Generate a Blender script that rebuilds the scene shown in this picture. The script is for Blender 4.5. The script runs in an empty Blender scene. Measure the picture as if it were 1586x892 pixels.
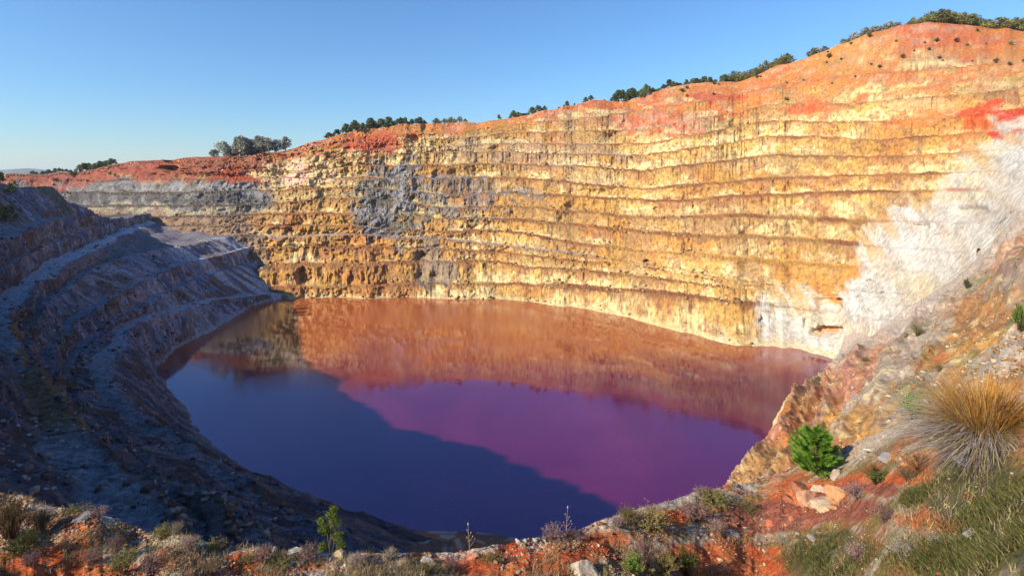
import bpy, bmesh, math, random
import numpy as np
from mathutils import Vector, Matrix, Quaternion
from mathutils.bvhtree import BVHTree

random.seed(7)
RNG = np.random.default_rng(11)
SC = bpy.context.scene
COL = SC.collection
# survey: eye at the origin, Z up, +Y into the pit; a bearing is u = U0 + F*X/Y, a level is v = VH - F*Z/Y
F, U0, VH = 850.0, 793.0, 275.0
WATER_Z = -50.0
SUN_AZ, SUN_EL = math.radians(60), math.radians(30)      # light travels towards (sin, cos) of SUN_AZ

# ------------------------------------------------------------------ noise
def _hash(ix, iy, iz, seed):
    n = (ix.astype(np.int64) * 374761393 + iy.astype(np.int64) * 668265263 + iz.astype(np.int64) * 1274126177 + seed * 974634777) & 0xFFFFFFFF
    n = ((n ^ (n >> 13)) * 1274126177) & 0xFFFFFFFF
    n = n ^ (n >> 16)
    return (n & 0xFFFFFF) / float(0xFFFFFF)

def vnoise(x, y, z=0.0, seed=0):
    x, y, z = np.broadcast_arrays(np.asarray(x, float), np.asarray(y, float), np.asarray(z, float))
    ix, iy, iz = np.floor(x), np.floor(y), np.floor(z)
    fx, fy, fz = x - ix, y - iy, z - iz
    sx, sy, sz = [t * t * t * (t * (t * 6 - 15) + 10) for t in (fx, fy, fz)]
    r = 0
    for a in (0, 1):
        for b in (0, 1):
            for c in (0, 1):
                w = (sx if a else 1 - sx) * (sy if b else 1 - sy) * (sz if c else 1 - sz)
                r = r + w * _hash(ix + a, iy + b, iz + c, seed)
    return r

def fbm(x, y, z=0.0, seed=0, octv=4, gain=0.5):
    t, a, s = 0, 1.0, 0
    for o in range(octv):
        t = t + a * vnoise(np.asarray(x) * 2 ** o, np.asarray(y) * 2 ** o, np.asarray(z) * 2 ** o, seed + o * 17)
        s += a
        a *= gain
    return t / s

def ridge(x, y, z=0.0, seed=0, octv=3):
    t, a, s = 0, 1.0, 0
    for o in range(octv):
        n = vnoise(np.asarray(x) * 2 ** o, np.asarray(y) * 2 ** o, np.asarray(z) * 2 ** o, seed + o * 31)
        t = t + a * (1 - np.abs(2 * n - 1))
        s += a
        a *= 0.5
    return t / s

def sstep(a, b, x):
    t = np.clip((x - a) / (b - a), 0, 1)
    return t * t * (3 - 2 * t)

def tab(x, pts, smooth=0):
    xs, ys = [p[0] for p in pts], [p[1] for p in pts]
    y = np.interp(x, xs, ys)
    if smooth > 1:
        k = np.hanning(smooth + 2)[1:-1]
        k /= k.sum()
        y = np.convolve(np.pad(y, (smooth, smooth), mode='edge'), k, mode='same')[smooth:-smooth]
    return y

def mix(a, b, m):
    return a + (np.asarray(b) - a) * m[..., None]

# ------------------------------------------------------------------ object helpers
def tag(o, label=None, cat=None, group=None, kind=None):
    if label: o['label'] = label
    if cat: o['category'] = cat
    if group: o['group'] = group
    if kind: o['kind'] = kind
    return o

def link(name, me, mat=None, parent=None):
    o = bpy.data.objects.new(name, me)
    COL.objects.link(o)
    if mat is not None and len(me.materials) == 0:
        me.materials.append(mat)
    if parent: o.parent = parent
    return o

def empty(name, loc=(0, 0, 0)):
    o = bpy.data.objects.new(name, None)
    o.empty_display_size = 0.2
    COL.objects.link(o)
    o.location = loc
    return o

def copy_tree(o, parent=None):
    c = o.copy()
    COL.objects.link(c)
    if parent: c.parent = parent
    for ch in list(o.children):
        copy_tree(ch, c)
    return c

def raw_mesh(name, V, faces_flat, nper, colors=None, smooth=True):
    V = np.asarray(V, np.float32)
    n = len(faces_flat) // nper
    me = bpy.data.meshes.new(name)
    me.vertices.add(len(V))
    me.vertices.foreach_set('co', V.ravel())
    me.loops.add(n * nper)
    me.loops.foreach_set('vertex_index', np.asarray(faces_flat, np.int32))
    me.polygons.add(n)
    me.polygons.foreach_set('loop_start', np.arange(0, n * nper, nper, dtype=np.int32))
    me.polygons.foreach_set('loop_total', np.full(n, nper, np.int32))
    me.update(calc_edges=True)
    if smooth:
        me.polygons.foreach_set('use_smooth', np.ones(n, bool))
    if colors is not None:
        at = me.attributes.new('Col', 'FLOAT_COLOR', 'POINT')
        c = np.ones((len(V), 4), np.float32)
        c[:, :3] = np.clip(colors, 0.004, 0.9)
        at.data.foreach_set('color', c.ravel())
    me.validate()
    return me

def grid_mesh(name, P, colors, flip=False):
    R, C = P.shape[:2]
    i = np.arange(R * C).reshape(R, C)
    q = np.stack([i[:-1, :-1], i[:-1, 1:], i[1:, 1:], i[1:, :-1]], -1)
    if flip: q = q[..., ::-1]
    return raw_mesh(name, P.reshape(-1, 3), q.reshape(-1), 4, colors.reshape(-1, 3))

def bvh_of(P):
    R, C = P.shape[:2]
    i = np.arange(R * C).reshape(R, C)
    q = np.stack([i[:-1, :-1], i[:-1, 1:], i[1:, 1:], i[1:, :-1]], -1).reshape(-1, 4)
    return BVHTree.FromPolygons(P.reshape(-1, 3).tolist(), q.tolist())

# ------------------------------------------------------------------ materials
def new_mat(name):
    m = bpy.data.materials.new(name)
    m.use_nodes = True
    nt = m.node_tree
    b = nt.nodes['Principled BSDF']
    return m, nt, b

def rock_mat(name, scale=1.0, zs=0.35, bump=0.6, bdist=1.0, dark=0.55, light=1.35, rough=0.92, speck=0.35):
    """vertex colour of the rock itself, broken up by two scales of mottling, grit and a fluted bump"""
    m, nt, b = new_mat(name)
    N, L = nt.nodes, nt.links
    geo = N.new('ShaderNodeNewGeometry')
    mp = N.new('ShaderNodeMapping'); mp.inputs['Scale'].default_value = (scale, scale, scale * zs)
    L.new(geo.outputs['Position'], mp.inputs['Vector'])
    col = N.new('ShaderNodeAttribute'); col.attribute_name = 'Col'
    n1 = N.new('ShaderNodeTexNoise'); n1.inputs['Scale'].default_value = 0.9; n1.inputs['Detail'].default_value = 7; n1.inputs['Roughness'].default_value = 0.7
    L.new(mp.outputs[0], n1.inputs['Vector'])
    mr = N.new('ShaderNodeMapRange'); mr.inputs[1].default_value = 0.32; mr.inputs[2].default_value = 0.68
    mr.inputs[3].default_value = dark; mr.inputs[4].default_value = light
    L.new(n1.outputs[0], mr.inputs[0])
    mul = N.new('ShaderNodeVectorMath'); mul.operation = 'SCALE'
    L.new(col.outputs['Color'], mul.inputs[0]); L.new(mr.outputs[0], mul.inputs['Scale'])
    # grit: small darker stones
    n2 = N.new('ShaderNodeTexVoronoi'); n2.inputs['Scale'].default_value = 1.6 * scale
    L.new(geo.outputs['Position'], n2.inputs['Vector'])
    n3 = N.new('ShaderNodeTexNoise'); n3.inputs['Scale'].default_value = 3.5 * scale; n3.inputs['Detail'].default_value = 4
    L.new(geo.outputs['Position'], n3.inputs['Vector'])
    mr2 = N.new('ShaderNodeMapRange'); mr2.inputs[1].default_value = 0.56; mr2.inputs[2].default_value = 0.66
    mr2.inputs[3].default_value = 1.0; mr2.inputs[4].default_value = 1.0 - speck
    L.new(n3.outputs[0], mr2.inputs[0])
    mul2 = N.new('ShaderNodeVectorMath'); mul2.operation = 'SCALE'
    L.new(mul.outputs[0], mul2.inputs[0]); L.new(mr2.outputs[0], mul2.inputs['Scale'])
    L.new(mul2.outputs[0], b.inputs['Base Color'])
    b.inputs['Roughness'].default_value = rough
    b.inputs['Specular IOR Level'].default_value = 0.2
    add = N.new('ShaderNodeMath'); add.operation = 'MULTIPLY_ADD'; add.inputs[1].default_value = 0.35
    L.new(n2.outputs['Distance'], add.inputs[0]); L.new(n1.outputs[0], add.inputs[2])
    bp = N.new('ShaderNodeBump'); bp.inputs['Strength'].default_value = bump; bp.inputs['Distance'].default_value = bdist
    L.new(add.outputs[0], bp.inputs['Height']); L.new(bp.outputs[0], b.inputs['Normal'])
    return m

def leaf_mat(name, attr=True, colr=(0.06, 0.1, 0.03), var=0.35, trans=0.25):
    m, nt, b = new_mat(name)
    N, L = nt.nodes, nt.links
    if attr:
        col = N.new('ShaderNodeAttribute'); col.attribute_name = 'Col'; src = col.outputs['Color']
    else:
        rgb = N.new('ShaderNodeRGB'); rgb.outputs[0].default_value = (*colr, 1); src = rgb.outputs[0]
    oi = N.new('ShaderNodeObjectInfo')
    mr = N.new('ShaderNodeMapRange'); mr.inputs[3].default_value = 1 - var; mr.inputs[4].default_value = 1 + var
    L.new(oi.outputs['Random'], mr.inputs[0])
    sc = N.new('ShaderNodeVectorMath'); sc.operation = 'SCALE'
    L.new(src, sc.inputs[0]); L.new(mr.outputs[0], sc.inputs['Scale'])
    L.new(sc.outputs[0], b.inputs['Base Color'])
    b.inputs['Roughness'].default_value = 0.75
    b.inputs['Specular IOR Level'].default_value = 0.25
    tr = N.new('ShaderNodeBsdfTranslucent'); L.new(sc.outputs[0], tr.inputs['Color'])
    mx = N.new('ShaderNodeMixShader'); mx.inputs[0].default_value = trans
    L.new(b.outputs[0], mx.inputs[1]); L.new(tr.outputs[0], mx.inputs[2])
    L.new(mx.outputs[0], N['Material Output'].inputs['Surface'])
    return m

def bark_mat(name, c):
    m, nt, b = new_mat(name)
    N, L = nt.nodes, nt.links
    tc = N.new('ShaderNodeTexCoord')
    n = N.new('ShaderNodeTexNoise'); n.inputs['Scale'].default_value = 9; n.inputs['Detail'].default_value = 5
    L.new(tc.outputs['Object'], n.inputs['Vector'])
    r = N.new('ShaderNodeValToRGB')
    r.color_ramp.elements[0].color = (*[x * 0.55 for x in c], 1); r.color_ramp.elements[1].color = (*[x * 1.4 for x in c], 1)
    L.new(n.outputs[0], r.inputs[0]); L.new(r.outputs[0], b.inputs['Base Color'])
    b.inputs['Roughness'].default_value = 0.9
    return m

def stone_mat(name):
    m, nt, b = new_mat(name)
    N, L = nt.nodes, nt.links
    tc = N.new('ShaderNodeTexCoord')
    oi = N.new('ShaderNodeObjectInfo')
    n = N.new('ShaderNodeTexNoise'); n.inputs['Scale'].default_value = 2.2; n.inputs['Detail'].default_value = 8; n.inputs['Roughness'].default_value = 0.7
    L.new(tc.outputs['Object'], n.inputs['Vector'])
    mr = N.new('ShaderNodeMapRange'); mr.inputs[1].default_value = 0.3; mr.inputs[2].default_value = 0.7; mr.inputs[3].default_value = 0.55; mr.inputs[4].default_value = 1.25
    L.new(n.outputs[0], mr.inputs[0])
    sc = N.new('ShaderNodeVectorMath'); sc.operation = 'SCALE'
    L.new(oi.outputs['Color'], sc.inputs[0]); L.new(mr.outputs[0], sc.inputs['Scale'])
    n2 = N.new('ShaderNodeTexNoise'); n2.inputs['Scale'].default_value = 0.9; n2.inputs['Detail'].default_value = 3
    L.new(tc.outputs['Object'], n2.inputs['Vector'])
    mr2 = N.new('ShaderNodeMapRange'); mr2.inputs[1].default_value = 0.55; mr2.inputs[2].default_value = 0.7; mr2.inputs[4].default_value = 0.55
    L.new(n2.outputs[0], mr2.inputs[0])
    mx = N.new('ShaderNodeMix'); mx.data_type = 'RGBA'
    mx.inputs[7].default_value = (0.3, 0.11, 0.04, 1)
    L.new(mr2.outputs[0], mx.inputs[0]); L.new(sc.outputs[0], mx.inputs[6])
    L.new(mx.outputs[2], b.inputs['Base Color'])
    b.inputs['Roughness'].default_value = 0.88
    bp = N.new('ShaderNodeBump'); bp.inputs['Strength'].default_value = 0.7; bp.inputs['Distance'].default_value = 0.08
    L.new(n.outputs[0], bp.inputs['Height']); L.new(bp.outputs[0], b.inputs['Normal'])
    return m

M_WALL = rock_mat('terraced_rock', 0.9, 0.6, 0.8, 0.4, 0.6, 1.35)
M_LEFT = rock_mat('shaded_rock', 1.3, 0.5, 0.9, 0.5, 0.45, 1.6)
M_SPUR = rock_mat('scree_rock', 1.9, 0.8, 0.7, 0.2, 0.6, 1.35, speck=0.3)
M_SOIL = rock_mat('red_soil', 9.0, 1.0, 0.9, 0.06, 0.5, 1.45, speck=0.45)
M_HILL = rock_mat('hill_cover', 0.02, 1.0, 0.3, 5, 0.7, 1.3)
M_LEAF = leaf_mat('tree_foliage')
M_NEEDLE = leaf_mat('pine_needles', var=0.05, trans=0.3)
M_BLADE = leaf_mat('grass_blades', var=0.1, trans=0.3)
M_SHRUB = leaf_mat('shrub_leaves', var=0.25, trans=0.25)
M_BARK = bark_mat('bark', (0.09, 0.06, 0.045))
M_TWIG = bark_mat('dry_twigs', (0.2, 0.15, 0.14))
M_STONE = stone_mat('stone')

# ------------------------------------------------------------------ palette (real albedos)
OCHRE = np.array((0.41, 0.23, 0.065)); GOLD = np.array((0.50, 0.33, 0.105)); CREAM = np.array((0.63, 0.52, 0.27))
BROWN = np.array((0.17, 0.085, 0.04)); ORANGE = np.array((0.48, 0.165, 0.042)); RED = np.array((0.42, 0.05, 0.022))
REDSOIL = np.array((0.43, 0.11, 0.045)); GREY = np.array((0.17, 0.15, 0.125)); BLUEGREY = np.array((0.27, 0.28, 0.30))
WHITE = np.array((0.47, 0.46, 0.42)); PINK = np.array((0.62, 0.40, 0.32)); TALUS = np.array((0.36, 0.31, 0.27))

# ------------------------------------------------------------------ the far terraced wall
def lines_grid(U):
    ug = [0, 300, 400, 480, 560, 700, 790, 1000, 1190, 1350, 1450, 1586, 1800]
    T = [
        [449, 449, 447, 444, 442, 440, 440, 452, 472, 495, 505, 520, 520],
        [422, 420, 414, 411, 411, 405, 409, 430, 452, 470, 480, 490, 490],
        [395, 392, 388, 384, 383, 389, 392, 416, 446, 462, 470, 480, 480],
        [366, 366, 366, 365, 363, 372, 380, 410, 440, 455, 460, 470, 470],
        [352, 352, 351, 350, 352, 359, 360, 391, 405, 416, 425, 440, 440],
        [336, 336, 333, 331, 331, 339, 339, 363, 368, 382, 390, 400, 400],
        [320, 320, 315, 309, 309, 322, 320, 337, 336, 343, 345, 350, 350],
        [301, 301, 297, 290, 290, 302, 301, 312, 303, 299, 296, 300, 300],
        [279, 279, 276, 276, 276, 276, 275, 293, 278, 272, 270, 265, 260],
        [268, 266, 262, 267, 256, 257, 255, 265, 243, 244, 240, 230, 220],
        [260, 256, 252, 255, 244, 237, 236, 244, 210, 217, 212, 200, 190],
        [258, 252, 247, 243, 232, 226, 222, 226, 186, 190, 186, 172, 160],
        [256, 250, 245, 236, 222, 216, 205, 203, 163, 160, 150, 140, 125],
        [255, 248, 243, 230, 212, 205, 196, 173, 138, 118, 108, 100, 90],
    ]
    return [tab(U, list(zip(ug, r)), 61) for r in T]

RIM = [(-400, 262), (0, 270), (50, 272), (120, 268), (165, 258), (200, 251), (300, 245), (345, 244), (400, 240), (440, 233), (500, 216), (560, 201), (650, 191), (740, 190), (780, 186),
       (850, 172), (870, 165), (920, 156), (950, 158), (1000, 148), (1050, 131), (1100, 128), (1150, 125), (1200, 104), (1250, 89), (1300, 71),
       (1350, 51), (1400, 38), (1440, 35), (1500, 41), (1586, 47), (1700, 60), (2300, 60)]
RIM_Y = [(-400, 430), (0, 430), (120, 425), (200, 400), (300, 325), (430, 325), (560, 350), (740, 376), (1000, 390), (1190, 368), (1400, 335), (1586, 305), (2300, 250)]
BASE = [(-400, 300), (0, 290), (100, 280), (200, 262), (300, 238), (440, 228), (600, 228), (760, 227), (850, 218), (950, 199.5), (1050, 179.5), (1090, 172), (1130, 165), (1250, 160),
        (1290, 149), (1330, 143), (1400, 130), (1480, 118), (1586, 105), (1800, 95), (2300, 80)]
BASE_Z = [(-400, -50), (1290, -50), (1330, -43.7), (1400, -33), (1480, -23), (1586, -6.8), (1800, 10), (2300, 30)]

def build_far_wall():
    U = np.concatenate([np.linspace(-330, -25, 60), np.linspace(-20, 1620, 1900), np.linspace(1630, 2200, 60)])
    C = len(U)
    jit = (fbm(U / 45, 0.5, seed=3) - 0.5)
    Yb, zb = tab(U, BASE, 141), tab(U, BASE_Z, 25)
    Yb = Yb + 5.0 * (fbm(U / 30, 0, seed=5, octv=2) - 0.5) * sstep(1300, 1250, U)
    Yr = tab(U, RIM_Y, 221)
    vr = tab(U, RIM, 13) + 4.5 * (fbm(U / 24, 3, seed=8, octv=2) - 0.5)
    zr = (VH - vr) / F * Yr
    dY, dz = Yr - Yb, zr - zb
    ts = []
    prev = np.full(C, 0.0)
    L = lines_grid(U)
    for k, vk in enumerate(L):
        vk = vk + 8.0 * (fbm(U / 75, k * 3.3, seed=21) - 0.5) + 3.2 * (fbm(U / 9, k * 1.7, seed=23) - 0.5) + 2.6 * (fbm(U / 2.6, k * 1.9, seed=24) - 0.5)
        q = (VH - vk) / F
        den = np.where(np.abs(dz - q * dY) < 1e-3, 1e-3, dz - q * dY)
        t = (q * Yb - zb) / den
        lo = prev + 0.004
        hi = 1 - 0.006 * (len(L) - k)
        t = np.clip(t, lo, np.maximum(lo, hi))
        ts.append(t); prev = t
    ts = np.array(ts)                                    # (K, C)
    K = len(ts)
    edges = np.vstack([np.zeros(C), ts, np.ones(C)])
    # how strongly a berm is cut: fades on the white cliff at right and on the top slope
    vb = tab(U, [(0, 900), (1062, 900), (1085, 528), (1130, 516), (1180, 486), (1220, 452), (1300, 440), (1330, 385), (1400, 312), (1480, 255), (1540, 205), (1620, 180), (2300, 150)], 9)
    rows_Y, rows_z, rows_f, rows_k, rows_v = [], [], [], [], []
    cur = [np.ones(C)]
    def add(Y, z, f, k):
        rows_Y.append(Y); rows_z.append(z); rows_f.append(np.broadcast_to(np.asarray(f, float), (C,)).copy()); rows_k.append(np.full(C, float(k))); rows_v.append(cur[0])
    toeY, toez = Yb.copy(), zb.copy()
    add(Yb - 6, zb - 7, 0, 0)
    add(Yb - 1.5, zb - 1.2, 0, 0)
    NF, NB = 12, 4
    wprev = np.full(C, 3.0)
    for k in range(1, K + 2):
        t = edges[k]
        Yk, zk = Yb + t * dY, zb + t * dz
        gap = np.minimum(edges[k] - edges[k - 1], (edges[k + 1] - edges[k]) if k <= K else edges[k] - edges[k - 1])
        vv = VH - F * zk / Yk
        wfrac = 0.62 * (1 - 0.6 * sstep(-12, 10, vv - vb)) * (.55 + .55 * sstep(.33, .52, fbm(U / 70, k * 2.7, seed=34, octv=3)))
        if k == 14: wfrac = wfrac * 0.3
        wob = 0.75 + 0.6 * fbm(U / 30, k * 2.1, seed=31)
        w = np.clip(gap * dY * wfrac * wob, 0.02, 15)
        if k == 4: w = w * 1.0 + 1.5 * sstep(0.01, 0.03, gap)      # the haul road
        w = w * sstep(.004, .02, gap)
        if k == K + 1: w = w * 0
        wl = w if k <= K else np.full(C, 3.0)
        cur[0] = np.clip(np.minimum(wl, wprev) / 2.5, .1, 1); wprev = wl
        cY, cz = Yk - w / 2, zk - 0.02 * w
        for f in np.linspace(0, 1, NF + 1)[(0 if k == 1 else 1):]:
            fy = f ** 0.75
            add(toeY + (cY - toeY) * fy, toez + (cz - toez) * f, f, k)
        toeY, toez = Yk + w / 2, zk + 0.06 * w
        if k <= K:
            for b in np.linspace(0, 1, NB + 1)[1:]:
                add(cY + (toeY - cY) * b, cz + (toez - cz) * b + 0.25 * np.sin(b * math.pi) * (fbm(U / 5, b + k, seed=33) - .5), 2 + b, k)
    for dd, dzz, f in ((6, 0.5, 4), (14, 0.0, 4), (40, -3, 4), (120, -14, 4), (500, -40, 4), (2500, -90, 4), (9000, -200, 4)):
        add(Yr + dd, zr + dzz - (0 if dd < 200 else 0.4 * np.maximum(zr, 0)), f, K + 2)
    Y, Z, Fc, Kk = map(np.array, (rows_Y, rows_z, rows_f, rows_k))
    V0 = VH - F * Z / np.maximum(Y, 1)
    X = (U - U0) / F * Y
    # arc length along the wall and the horizontal normal that looks into the pit
    ks = np.ones(41) / 41
    Xm = np.convolve(np.pad((U - U0) / F * (Yb + Yr) / 2, 20, mode='edge'), ks, mode='valid')
    Ym = np.convolve(np.pad((Yb + Yr) / 2, 20, mode='edge'), ks, mode='valid')
    gx, gy = np.gradient(Xm), np.gradient(Ym)
    gl = np.hypot(gx, gy) + 1e-9
    S = np.cumsum(gl)[None, :]
    nx, ny = (gy / gl)[None, :], (-gx / gl)[None, :]
    face = (Fc <= 1).astype(float)
    Ws = np.array(rows_v)
    env = Ws * face * np.clip(np.minimum(Fc * 3.5, 1), 0, 1) * np.clip(0.35 + (1 - Fc) * 2.2, 0.35, 1)
    vstr = fbm((S + .7 * Z + 9 * fbm(S / 16, Z / 12, seed=44)) / 3.6, (Z - .3 * S) / 8, seed=42, octv=5)
    whitem = sstep(-26, 22, V0 - vb[None, :] + 50 * (vstr - .5) + 170 * (fbm(S / 26, Z / 16, seed=40, octv=6, gain=.62) - .5) + 60 * (fbm(S / 4, Z / 2.5, seed=41, octv=3) - .5))
    warp = 9.0 * (fbm(S / 14, Z / 9, seed=50, octv=4) - 0.5)
    fl = ridge((S + warp) / (8.5), Z / 15, Kk * 1.3, seed=51, octv=4)
    fl2 = ridge((S + warp) / 4.2, Z / 3.6, Kk * .6, seed=57, octv=4) - .1
    big = fbm(S / 24, Z / 15, seed=60, octv=3)
    toprow = (Kk >= K + 1) & (Fc <= 1)
    leftness = sstep(900, 420, U)[None, :]
    amp = (1.5 + 1.7 * leftness) * (1 - 0.35 * whitem)
    # hard dry rock at left: wide buttresses
    fl3 = fbm(S / 1.7, Z / 1.0, seed=58, octv=3)
    D = env * amp * ((fl - 0.62) * (.9 + 1.2 * leftness) + (fl2 - 0.5) * (1.1 + .5 * leftness)) + Ws * face * np.minimum(Fc * 5, 1) * (fl3 - .5) * 1.7 * (1 - .5 * whitem) + (Fc < 3.5) * (big - 0.5) * (5.0 + 3.0 * leftness)
    gul = sstep(.45, .58, fbm(S / 24, Z / 16, seed=65, octv=3)) * sstep(.80, .97, ridge(S / 60 + .25 * fbm(Z / 14, S / 30, seed=63), Z / 90, seed=64, octv=2)) * (Fc < 3.5)
    D = D - 3.5 * gul * np.clip((Z + 51) / 6, 0, 1) - face * leftness * 2.2 * sstep(.6, .8, fl2) * np.minimum(Fc * 3, 1)
    D = D + (Fc > 1) * (Fc < 3.5) * (fbm(S / 3, Kk, seed=66) - .5) * 0.8 * Ws
    # spilled rubble cones on the berms and toes
    cone = np.maximum(0, ridge(S / 17, Kk * 5.1, seed=71, octv=2) - 0.72) * 7
    D = D + Ws ** 2 * face * np.clip(1 - Fc * 1.5, 0, 1) * np.minimum(Fc * 6, 1) * cone
    D = D * (Fc < 3.5)
    Z = Z + ((Fc > 1) & (Fc < 3.5)) * cone * 0.35 * np.clip(Fc - 2.3, 0, 1)
    # lower cave and pockets in the white cliff
    for (cu, cv, ru, rv, dep) in ((1276, 516, 24, 7, 5.0), (1182, 497, 7, 4, 2.0), (1432, 352, 7, 5, 2.0), (1247, 500, 4, 8, 2.5), (1300, 466, 7, 5, 2), (1345, 437, 8, 2.5, 2), (1420, 350, 6, 3, 2), (1388, 320, 6, 3, 2.5),
                                  (1505, 330, 30, 10, 3), (472, 428, 14, 14, 5), (643, 216, 7, 7, 4), (1000, 406, 5, 3, 3), (1015, 324, 5, 3, 2), (1515, 395, 4, 9, 2.5), (1450, 120, 5, 3, 2), (255, 261, 17, 5, 9), (238, 250, 26, 2.5, 6)):
        rr = ((U[None, :] - cu) / ru) ** 2 + ((V0 - cv) / rv) ** 2
        D = D - dep * sstep(1.3, 0.5, rr + 0.6 * (fbm(S / 2, Z / 2, seed=77) - .5))
    X = X + nx * D; Y = Y + ny * D
    # the flat topped red spoil mound on the far left rim, with a square cut
    mound = sstep(172, 215, U) * sstep(330, 290, U)
    Z = Z + ((Kk >= K + 1) & (Fc <= 1)) * 0
    P = np.stack([X, Y, Z], -1)
    # ---------- colours
    n1 = fbm(S / 38, Z / 16, seed=80); n2 = fbm(S / 9, Z / 5.5, seed=81, octv=5); n3 = fbm(S / 2.6, Z / 2.4, seed=82, octv=4); n4 = fbm(S / 14, Z / 12, seed=83, octv=5)
    n5 = fbm(S / 60, Z / 40, seed=84)
    Fx = np.where(Fc <= 1, Fc, 0.9)
    c = OCHRE + (GOLD - OCHRE) * sstep(.35, .62, n1)[..., None]
    rightness = sstep(760, 1150, U)[None, :] * np.ones_like(S)
    c = mix(c, CREAM, 0.85 * sstep(.42, .60, .6 * n2 + .4 * n3 + .24 * (0.42 - Fx) + .45 * (n1 - .5)) * face)
    c = mix(c, ORANGE * .7 + OCHRE * .3, 0.5 * sstep(.54, .68, n4))
    c = mix(c, BROWN * 1.6, 0.6 * sstep(.55, .66, n3) * face)
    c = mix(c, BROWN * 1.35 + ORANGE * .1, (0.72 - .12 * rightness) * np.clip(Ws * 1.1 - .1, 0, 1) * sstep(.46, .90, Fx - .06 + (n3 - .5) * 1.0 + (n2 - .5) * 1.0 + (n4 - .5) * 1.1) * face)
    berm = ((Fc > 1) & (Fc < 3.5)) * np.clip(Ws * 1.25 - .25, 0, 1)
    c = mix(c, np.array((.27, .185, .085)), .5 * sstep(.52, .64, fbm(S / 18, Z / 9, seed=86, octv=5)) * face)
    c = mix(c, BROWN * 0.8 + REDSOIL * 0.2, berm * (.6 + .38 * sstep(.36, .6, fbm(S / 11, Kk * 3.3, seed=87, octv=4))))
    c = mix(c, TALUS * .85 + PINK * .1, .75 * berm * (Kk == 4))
    Ug = np.broadcast_to(U[None, :], V0.shape)
    nn = 1.9 * (fbm(S / 20, Z / 11, seed=90, octv=6, gain=.6) - .5)
    spk = fbm(S / 1.1, Z / .9, seed=88, octv=3)
    c = mix(c, BROWN * 1.2, .6 * sstep(.56, .68, spk) * face)
    # grey dike and dark scree
    nf = fbm(S / 5, Z / 3, seed=91, octv=4) - .5
    def ell(cu, cv, ru, rv, soft=.45, ns=2.2):
        return sstep(1 + soft, 1 - soft, ((Ug - cu) / ru) ** 2 + ((V0 - cv) / rv) ** 2 + ns * (nn + 1.5 * nf))
    gm = np.maximum(np.maximum(ell(605, 305, 68, 66, .5, 1.6), ell(575, 330, 40, 36, .4, 1.6)), 0.75 * ell(700, 300, 120, 30))
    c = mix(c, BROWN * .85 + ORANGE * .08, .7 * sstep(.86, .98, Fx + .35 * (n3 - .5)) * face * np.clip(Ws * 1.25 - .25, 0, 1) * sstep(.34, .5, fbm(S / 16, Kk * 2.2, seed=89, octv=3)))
    greyc = GREY + (BLUEGREY * 1.15 - GREY) * sstep(.45, .62, n3)[..., None]
    greyc = greyc + (CREAM * .75 - greyc) * (sstep(.5, .66, n2) * sstep(.6, .1, Fx) * .8)[..., None]
    c = mix(c, greyc * .66, 0.95 * gm)
    c = mix(c, GREY * 0.9 + BROWN * .3, 0.8 * np.maximum(ell(662, 398, 18, 40), ell(675, 425, 26, 18)))
    c = mix(c, GREY * 1.25 + BROWN * .35, 0.45 * ell(1000, 185, 130, 20)); c = mix(c, GREY * 1.2 + BROWN * .4, 0.4 * ell(820, 235, 110, 20))
    # left end: blue-grey and dark bands above the ramp, their blue shade painted in
    lb = sstep(418, 390, Ug + 40 * nn) * sstep(272, 282, V0 + 14 * nn)
    vw = V0 + 16 * nn + 5 * (n3 - .5)
    lcol = BLUEGREY * .62 + (BLUEGREY * 1.05 - BLUEGREY * .62) * sstep(.44, .6, .5 * n2 + .5 * n3)[..., None]
    slate = np.array((.085, .09, .105)) + (BLUEGREY * .75 - np.array((.085, .09, .105))) * sstep(.5, .66, vstr)[..., None]
    lcol = mix(lcol, slate, sstep(297, 302, vw) * sstep(322, 316, vw) * .92)
    lcol = mix(lcol, CREAM * .8, sstep(319, 323, vw) * sstep(331, 326, vw) * .6)
    lcol = mix(lcol, BROWN * 1.1 + GREY * .7, sstep(329, 334, vw) * .9)
    lcol = mix(lcol, GREY * .45, .85 * ((Fc > 1) & (Fc < 3.5)) + .6 * sstep(.85, 1, Fx) * face)
    c = mix(c, lcol * .72, 0.94 * lb)
    lr = sstep(440, 415, Ug + 50 * nn) * sstep(285, 272, V0 + 20 * nn)
    c = mix(c, np.array((.21, .062, .045)) + (OCHRE - REDSOIL * .75) * sstep(.5, .62, n2)[..., None] * .5, 0.9 * lr)
    c = mix(c, RED * .5 + BROWN * .4, .8 * np.maximum(ell(372, 268, 32, 14), ell(170, 277, 18, 5)))
    c = mix(c, CREAM * .9 + (PINK - CREAM * .9) * sstep(.5, .6, n2)[..., None], 0.8 * ell(465, 258, 62, 24) * face)
    c = mix(c, PINK * .8, .5 * ell(565, 225, 36, 14))
    # red and orange cap
    vr2 = vr[None, :]
    capd = tab(U, [(0, 25), (400, 10), (520, 34), (640, 34), (700, 12), (760, 10), (880, 16), (1000, 50), (1100, 55), (1200, 45), (1300, 70), (1400, 95), (1586, 90)], 41)[None, :]
    cap = sstep(1.35, .6, (V0 - vr2) / capd + 1.4 * nn + 2.0 * nf)
    capc = ORANGE * .95 + (REDSOIL * .92 - ORANGE * .95) * sstep(.36, .56, n1 + .3 * (n2 - .5))[..., None]
    capc = capc + (PINK * .9 - capc) * (sstep(.5, .72, .5 * n2 + .5 * n3) * .55)[..., None]
    capc = capc + (OCHRE * 1.1 - capc) * (sstep(.56, .74, n5) * .35)[..., None]
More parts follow.
